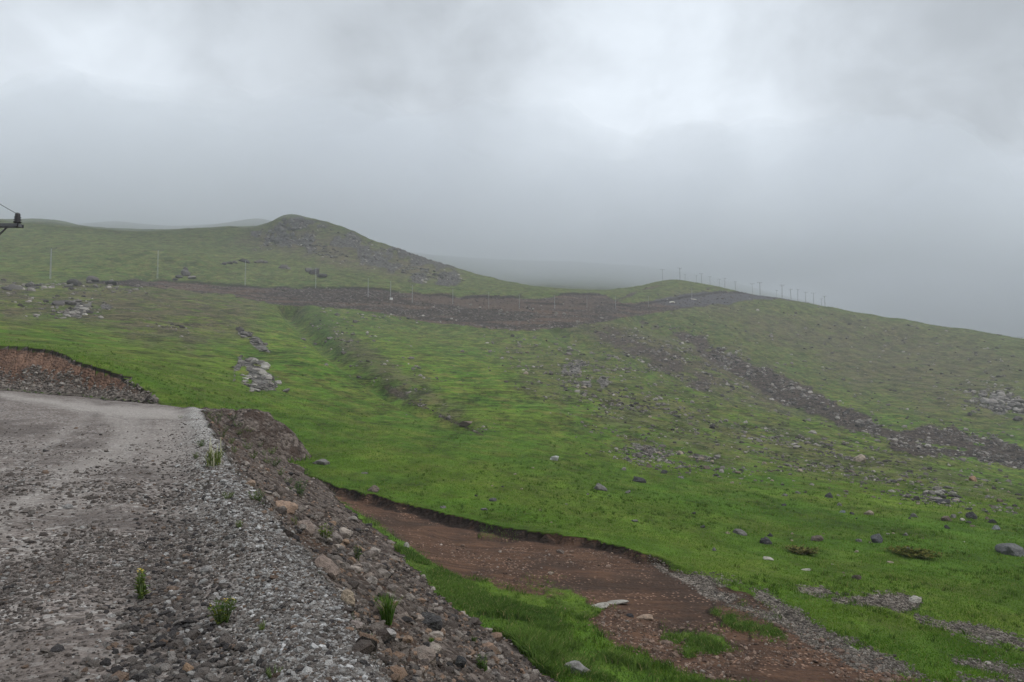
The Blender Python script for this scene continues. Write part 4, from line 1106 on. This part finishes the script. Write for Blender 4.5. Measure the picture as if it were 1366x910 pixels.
# ------------------------------------------------------------------ plants
def leafy(name, x, y, wpx, hpx, label, cols, nst=9, flowers=0, cat='weed', group=None, narrow=False, leaf=.05):
    p = pick(x, y)
    if p is None: return
    s = p.length / F; hgt, wid = hpx * s, wpx * s
    root = empty(name, p)
    st = MB(); LV, LF, LC = [], [], []; FV = MB(); off = 0
    for i in range(nst):
        a = random.uniform(0, 6.283); rr = math.sqrt(random.random()) * wid * .5
        h = hgt * random.uniform(.65, 1.0) * (1 - .35 * rr / (wid * .5 + 1e-6))
        b0 = Vector((math.cos(a) * rr * .3, math.sin(a) * rr * .3, -.01)); b1 = Vector((math.cos(a) * rr, math.sin(a) * rr, h))
        st.tube(b0, b0.lerp(b1, .5) + Vector((0, 0, h * .08)), .003 + hgt * .004, n_=4); st.tube(b0.lerp(b1, .5) + Vector((0, 0, h * .08)), b1, .002 + hgt * .003, n_=4)
        nl = 3 if narrow else 13
        for q in range(nl):
            t = random.uniform(.08, 1); base = b0.lerp(b1, t); base.z += h * .08 * min(1, 2 * t) * (1 - max(0, 2 * t - 1))
            aa = random.uniform(0, 6.283); L = leaf * random.uniform(.6, 1.2) * (1.25 - .6 * t) * (hgt / .25)
            if narrow: L *= 2.0
            dr = Vector((math.cos(aa), math.sin(aa), random.uniform(.1, .9))).normalized(); sd = dr.cross(Vector((0, 0, 1))).normalized() * L * (.05 if narrow else .2)
            LV += [base, base + dr * L * .5 + sd, base + dr * L + Vector((0, 0, -L * .15)), base + dr * L * .5 - sd]
            LF += [(off, off + 1, off + 2), (off, off + 2, off + 3)]; off += 4
            c = np.array(random.choice(cols)) * random.uniform(.7, 1.3); LC += [c] * 4
        if flowers and i < flowers:
            for q in range(4):
                c = b1 + Vector((random.uniform(-1, 1), random.uniform(-1, 1), random.uniform(-.6, 1))) * hgt * .05
                rf = hgt * random.uniform(.012, .02)
                for e in range(5):
                    t = e * 1.2566; FV.add([c, c + Vector((math.cos(t - .45) * rf, math.sin(t - .45) * rf, rf * .3)), c + Vector((math.cos(t) * rf * 1.3, math.sin(t) * rf * 1.3, rf * .45)), c + Vector((math.cos(t + .45) * rf, math.sin(t + .45) * rf, rf * .3))], [(0, 1, 2, 3)])
    me = mesh_np('leaves', np.array([tuple(v) for v in LV]), np.array(LF), 3, M_LEAF, True, dict(col=np.array(LC)))
    link('leaves', me, root)
    sm = st.mesh('stem', M_STEM); link('stem', sm, root)
    if flowers: FV.build('flowers', M_YELLOW, root)
    return tag(root, label, cat, group)
M_STEM = plain('green_stem', (.10, .14, .04), .8)
M_STALK = plain('dry_stalk', (.42, .40, .27), .9)
M_YELLOW = plain('yellow_petal', (.75, .55, .03), .7)
LGc = [(.05, .10, .015), (.09, .15, .02), (.13, .17, .03)]
LDk = [(.03, .065, .018), (.05, .09, .02), (.07, .12, .02)]
LYe = [(.10, .13, .02), (.15, .16, .025), (.06, .09, .015)]
leafy('yellow_weed', 190, 799, 16, 44, 'slender weed with yellow flowers alone on the open road', LGc, 9, 5)
leafy('yellow_weed', 297, 832, 32, 40, 'bushy weed with few yellow buds on gravel near the road edge', LDk + LYe, 17, 4)
for (x, y, w_, h_, lb, cl) in [
    (342, 669, 24, 20, 'dense round green clump with reddish tips on the pale gravel', LDk + [(.16, .14, .04)]), (304, 666, 17, 13, 'small olive clump left of the dense round clump', LYe),
    (268, 596, 16, 12, 'dark green clump at the inner edge of the gravel beside dry stalks', LDk), (433, 722, 20, 28, 'tall leafy clump between the slabs on the rubble', LGc + LYe),
    (477, 747, 13, 24, 'thin leafy plant on the rubble right of the tan wedge rock', LDk), (350, 842, 14, 16, 'pale sprig in the pale gravel near the bottom', LYe),
    (490, 860, 24, 16, 'grey green cushion plant below the pale grey slab', [(.09, .11, .06), (.13, .15, .08)]), (645, 895, 20, 26, 'bushy green plant low on the rubble slope', LDk),
    (632, 858, 14, 14, 'small green plant half way along the outer rubble edge', LDk), (400, 662, 20, 28, 'bluish bushy plant at the top of the grass strip', [(.05, .09, .04), (.08, .13, .05)]),
    (300, 575, 14, 10, 'dark low plant nearest the gravel mound', LDk), (320, 580, 12, 10, 'low plant between road edge and mound', LGc), (330, 600, 18, 12, 'spreading green plant beside the mound foot', LGc),
    (352, 608, 14, 10, 'green plant right of the spreading plant', LDk), (366, 622, 18, 14, 'broad plant where the grass strip begins', LDk), (310, 560, 16, 9, 'dark tuft on the crest beside the mound', LDk),
    (262, 612, 9, 12, 'yellowish sprig left of the dry stalks', LYe), (240, 558, 12, 5, 'flat weed at the far end of the road', LYe), (275, 553, 22, 6, 'flat green weeds across the road end', LYe),
    (394, 700, 12, 15, 'pale small plant beside the pinkish slab', LYe), (320, 705, 12, 16, 'olive sprig on the dark gravel band', LYe), (365, 905, 20, 18, 'grey green sprig at the bottom of the gravel', [(.09, .11, .05)])]:
    leafy('weed', x, y, w_, h_, lb, cl, 12 if w_ > 15 else 7, 0)
for x, y in [(288, 566), (297, 584), (307, 592), (318, 570), (327, 590), (338, 612), (346, 596), (357, 618), (374, 634), (384, 646), (282, 560), (294, 556), (333, 576), (362, 606), (312, 604), (390, 655)]:
    leafy('weed', x, y, random.uniform(10, 20), random.uniform(7, 13), 'low green weed among the stones of the bank by the bend', random.choice([LDk, LGc]), 9, 0, 'weed', 'weeds of the bank by the bend')
# upright dry stalks
p = pick(285, 622)
root = empty('dry_stalks', p); s = p.length / F
sb = MB()
for i in range(11):
    x = random.uniform(-9, 7) * s; y = random.uniform(-6, 8) * s; h = random.uniform(18, 36) * s
    sb.tube((x, y, -.02), (x + random.uniform(-2, 2) * s, y, h), .7 * s, .45 * s, n_=5)
sb.build('stem', M_STALK, root)
lv = []; 
N = 160; Pp = np.stack([rng.uniform(-9, 8, N) * s, rng.uniform(-6, 8, N) * s, rng.uniform(0, 14, N) * s], -1)
me = blades('leaves', Pp, rng.uniform(5, 12, N) * s, np.full(N, 1.0 * s), rng.uniform(.3, 1, N), gcols(N, (.06, .10, .02), (.16, .18, .05), (.3, .28, .14)))
link('leaves', me, root); tag(root, 'upright pale dry stalks standing on the gravel edge', 'weed')
# tall grass tuft on the embankment
def tuft(x, y, wpx, hpx, label, N=200, a=(.035, .085, .012), b=(.10, .17, .03)):
    p = pick(x, y); s = p.length / F
    rr = np.sqrt(rng.random(N)) * wpx * .22 * s; t = rng.uniform(0, 6.283, N)
    Pp = np.stack([np.cos(t) * rr, np.sin(t) * rr, np.zeros(N)], -1)
    me = blades('grass_tuft', Pp, rng.uniform(.4, 1, N) * hpx * s, rng.uniform(.8, 1.6, N) * s, rng.uniform(.1, .6, N), gcols(N, a, b, (.28, .26, .12)))
    o = link('grass_tuft', me); o.location = p
    tag(o, label, 'grass tuft')
tuft(516, 832, 26, 40, 'tall bright grass tuft beside the upright pinkish rock', 260)
tuft(506, 812, 14, 20, 'short bright tuft just above the tall one', 120)
tuft(575, 860, 10, 12, 'little tuft of grass between dark and tan rocks', 70)
tuft(437, 762, 14, 10, 'small olive tuft growing on the tan wedge rock', 60, (.10, .12, .02), (.17, .17, .04))
# low scrub in the meadow
leafy('low_scrub', 1215, 742, 66, 9, 'long strip of low brownish scrub below the pointed slate boulder', [(.07, .085, .02), (.13, .12, .035), (.045, .06, .015)], 60, 0, 'scrub', None, False, .2)
leafy('low_scrub', 1068, 738, 50, 8, 'low scrub with dry twigs right of the dark rounded boulder', [(.09, .09, .03), (.15, .13, .05), (.05, .06, .02)], 44, 0, 'scrub', None, False, .2)

# ------------------------------------------------------------------ air: haze and the cloud lying on the hills
def vol(name, dens, col=(.93, .95, 1.0)):
    m, nt = mat(name); k = NT(nt)
    v = k.n('ShaderNodeVolumePrincipled'); v.inputs['Color'].default_value = (*col, 1); v.inputs['Density'].default_value = dens; v.inputs['Anisotropy'].default_value = 0.0
    o = k.n('ShaderNodeOutputMaterial'); k.link(v.outputs[0], o.inputs['Volume'])
    return m
zmin, zmax = float(Z.min()) - 1.0, max(float(Z.max()) + 8, 206.0)
b = MB(); b.box((0, 0, (zmin + zmax) / 2), (2060, 2060, zmax - zmin))
tag(b.build('haze', vol('haze_air', .00045)), kind='stuff')
# cloud: a closed lens-like body with an uneven underside
nx, ny = 180, 90
U, Vv = np.meshgrid(np.linspace(-1, 1, nx), np.linspace(0, 1, ny))
cx_ = 40 + U * 900; cy_ = 452 - 118 * sstep(.02, -.15, U) * (1 - sstep(-.45, -.7, U)) + Vv * 510 + 30 * U * U
cy_ = np.where(Vv > .5, np.maximum(cy_, 452 + Vv * 500), cy_)
rim = np.clip(np.minimum((1 - np.abs(U)) * 5, np.minimum(Vv * 9, (1 - Vv) * 5)), 0, 1); rim = np.sqrt(1 - (1 - rim) ** 2)
mid = 104 + 0 * U
base_ = 19 + 15 * np.exp(-((cx_ + 300) / 130) ** 2) - 10 * np.exp(-((cx_ + 112) / 65) ** 2) + 16 * np.exp(-((cx_ - 50) / 130) ** 2) * sstep(440, 520, cy_) + 48 * sstep(.18, .5, U) * np.clip(Vv * 3, 0, 1)
zb = mid - rim * (base_ + 6 * fbm(cx_ / 90, cy_ / 60, 3, 101) + 4 * fbm(cx_ / 28, cy_ / 28, 3, 102))
cy_ = cy_ + 45 * fbm(cx_ / 70, cy_ / 400, 3, 105) * (1 - Vv) ** 2
zt = mid + rim * (60 + 42 * fbm(cx_ / 130, cy_ / 110, 4, 103) + 16 * fbm(cx_ / 40, cy_ / 40, 3, 104))
zt = np.minimum(zt, 200 - 6 * (1 - rim))
bot = np.stack([cx_, cy_, zb], -1).reshape(-1, 3); topv = np.stack([cx_, cy_, zt + .5], -1).reshape(-1, 3)
i_, j_ = np.meshgrid(np.arange(ny - 1), np.arange(nx - 1), indexing='ij')
q = np.stack([i_ * nx + j_, i_ * nx + j_ + 1, (i_ + 1) * nx + j_ + 1, (i_ + 1) * nx + j_], -1).reshape(-1, 4)
nb = nx * ny
ringi = np.concatenate([np.arange(nx), (np.arange(1, ny) * nx + nx - 1), ((ny - 1) * nx + np.arange(nx - 2, -1, -1)), (np.arange(ny - 2, 0, -1) * nx)])
rq = np.stack([ringi, np.roll(ringi, -1), np.roll(ringi, -1) + nb, ringi + nb], -1)
me = mesh_np('low_cloud', np.concatenate([bot, topv]), np.concatenate([q[:, ::-1], q + nb, rq]), 4, vol('cloud_air', .0088, (.84, .875, .925)), True)
tag(link('low_cloud', me), kind='stuff')

# ------------------------------------------------------------------ sky and sun
SUN_EL, SUN_AZ = math.radians(52), math.radians(112)
w = bpy.data.worlds.new('World'); scene.world = w; w.use_nodes = True
nt = w.node_tree; nt.nodes.clear(); k = NT(nt)
sky = k.n('ShaderNodeTexSky', sky_type='NISHITA'); sky.sun_disc = False; sky.sun_elevation = SUN_EL; sky.sun_rotation = SUN_AZ
dirv = k.n('ShaderNodeTexCoord').outputs['Generated']
sp = k.n('ShaderNodeSeparateXYZ'); k.link(dirv, sp.inputs[0])
zc = k.math('MAXIMUM', k.math('ADD', sp.outputs[2], .12), .06)
pl = k.n('ShaderNodeCombineXYZ'); k.link(k.math('DIVIDE', sp.outputs[0], zc), pl.inputs[0]); k.link(k.math('DIVIDE', sp.outputs[1], zc), pl.inputs[1])
cl = k.noise(k.scale(dirv, (1, 1, 1.25)), 2.3, 5, .5, .35); cl2 = k.noise(k.scale(dirv, (1, 1, 1.2)), 6, 5, .55, .4)
cl3 = k.noise(k.scale(dirv, (1, 1, 1.4)), 15, 6, .6, .6)
cv = k.math('ADD', k.math('ADD', k.math('MULTIPLY', cl, .56), k.math('MULTIPLY', cl2, .30)), k.math('MULTIPLY', cl3, .14))
def blob(x, y, s):
    d = Vector([float(v) for v in ray(x, y)]).normalized()
    dt = k.n('ShaderNodeVectorMath', operation='DOT_PRODUCT'); k.link(dirv, dt.inputs[0]); dt.inputs[1].default_value = d
    return k.math('POWER', k.math('MAXIMUM', dt.outputs['Value'], 0.0), s)
bright = k.math('ADD', k.math('MULTIPLY', blob(850, 170, 34), .7), k.math('ADD', k.math('MULTIPLY', blob(60, 190, 40), .7), k.math('MULTIPLY', blob(985, 265, 260), .12)))
darkb = k.math('ADD', k.math('MULTIPLY', blob(560, 0, 40), .35), k.math('MULTIPLY', blob(430, 250, 60), .35))
lvl = k.math('ADD', k.ramp(cv, .38, .62, .35, .54), k.math('SUBTRACT', k.math('MULTIPLY', bright, .40), k.math('MULTIPLY', darkb, .22)))
zen = k.ramp(sp.outputs[2], .50, .92, 0, .60)           # an overcast sky is brightest overhead
lvl = k.math('ADD', lvl, zen)
cc = k.n('ShaderNodeMix', data_type='RGBA', blend_type='MULTIPLY'); cc.inputs[0].default_value = 1
k.put(cc.inputs[6], (.88, .95, 1.03)); k.link(lvl, cc.inputs[7])
bg1 = k.n('ShaderNodeBackground'); k.link(sky.outputs[0], bg1.inputs[0]); bg1.inputs[1].default_value = .06
bg2 = k.n('ShaderNodeBackground'); k.link(cc.outputs[2], bg2.inputs[0]); bg2.inputs[1].default_value = 1.0
mx = k.n('ShaderNodeMixShader'); mx.inputs[0].default_value = .93; k.link(bg1.outputs[0], mx.inputs[1]); k.link(bg2.outputs[0], mx.inputs[2])
o = k.n('ShaderNodeOutputWorld'); k.link(mx.outputs[0], o.inputs[0])
w.cycles.sampling_method = 'AUTOMATIC'
ld = bpy.data.lights.new('sun', 'SUN'); ld.energy = 1.45; ld.angle = math.radians(30); ld.color = (1, .97, .93)
lo_ = bpy.data.objects.new('sun', ld); COL.objects.link(lo_)
sd = Vector((math.sin(SUN_AZ) * math.cos(SUN_EL), math.cos(SUN_AZ) * math.cos(SUN_EL), math.sin(SUN_EL)))
lo_.rotation_euler = (-sd).to_track_quat('-Z', 'Y').to_euler(); lo_.location = (0, 0, 300)

# ------------------------------------------------------------------ camera and render
cam = bpy.data.cameras.new('camera'); co = bpy.data.objects.new('camera', cam); COL.objects.link(co)
cam.sensor_fit = 'HORIZONTAL'; cam.sensor_width = 36; cam.lens = 36 * F / W
cam.clip_start = .05; cam.clip_end = 6000
co.location = (0, 0, 0); co.rotation_euler = (math.pi / 2 + PITCH, 0, 0)
scene.camera = co
scene.view_settings.view_transform = 'Standard'; scene.view_settings.look = 'None'; scene.view_settings.exposure = 0.58; scene.view_settings.gamma = 1
scene.render.engine = 'CYCLES'
cy = scene.cycles
cy.max_bounces = 5; cy.diffuse_bounces = 2; cy.glossy_bounces = 1; cy.transmission_bounces = 2; cy.volume_bounces = 2; cy.transparent_max_bounces = 6
cy.use_adaptive_sampling = True; cy.adaptive_threshold = .015
try:
    cy.use_denoising = True; cy.denoiser = 'OPENIMAGEDENOISE'
except Exception: pass
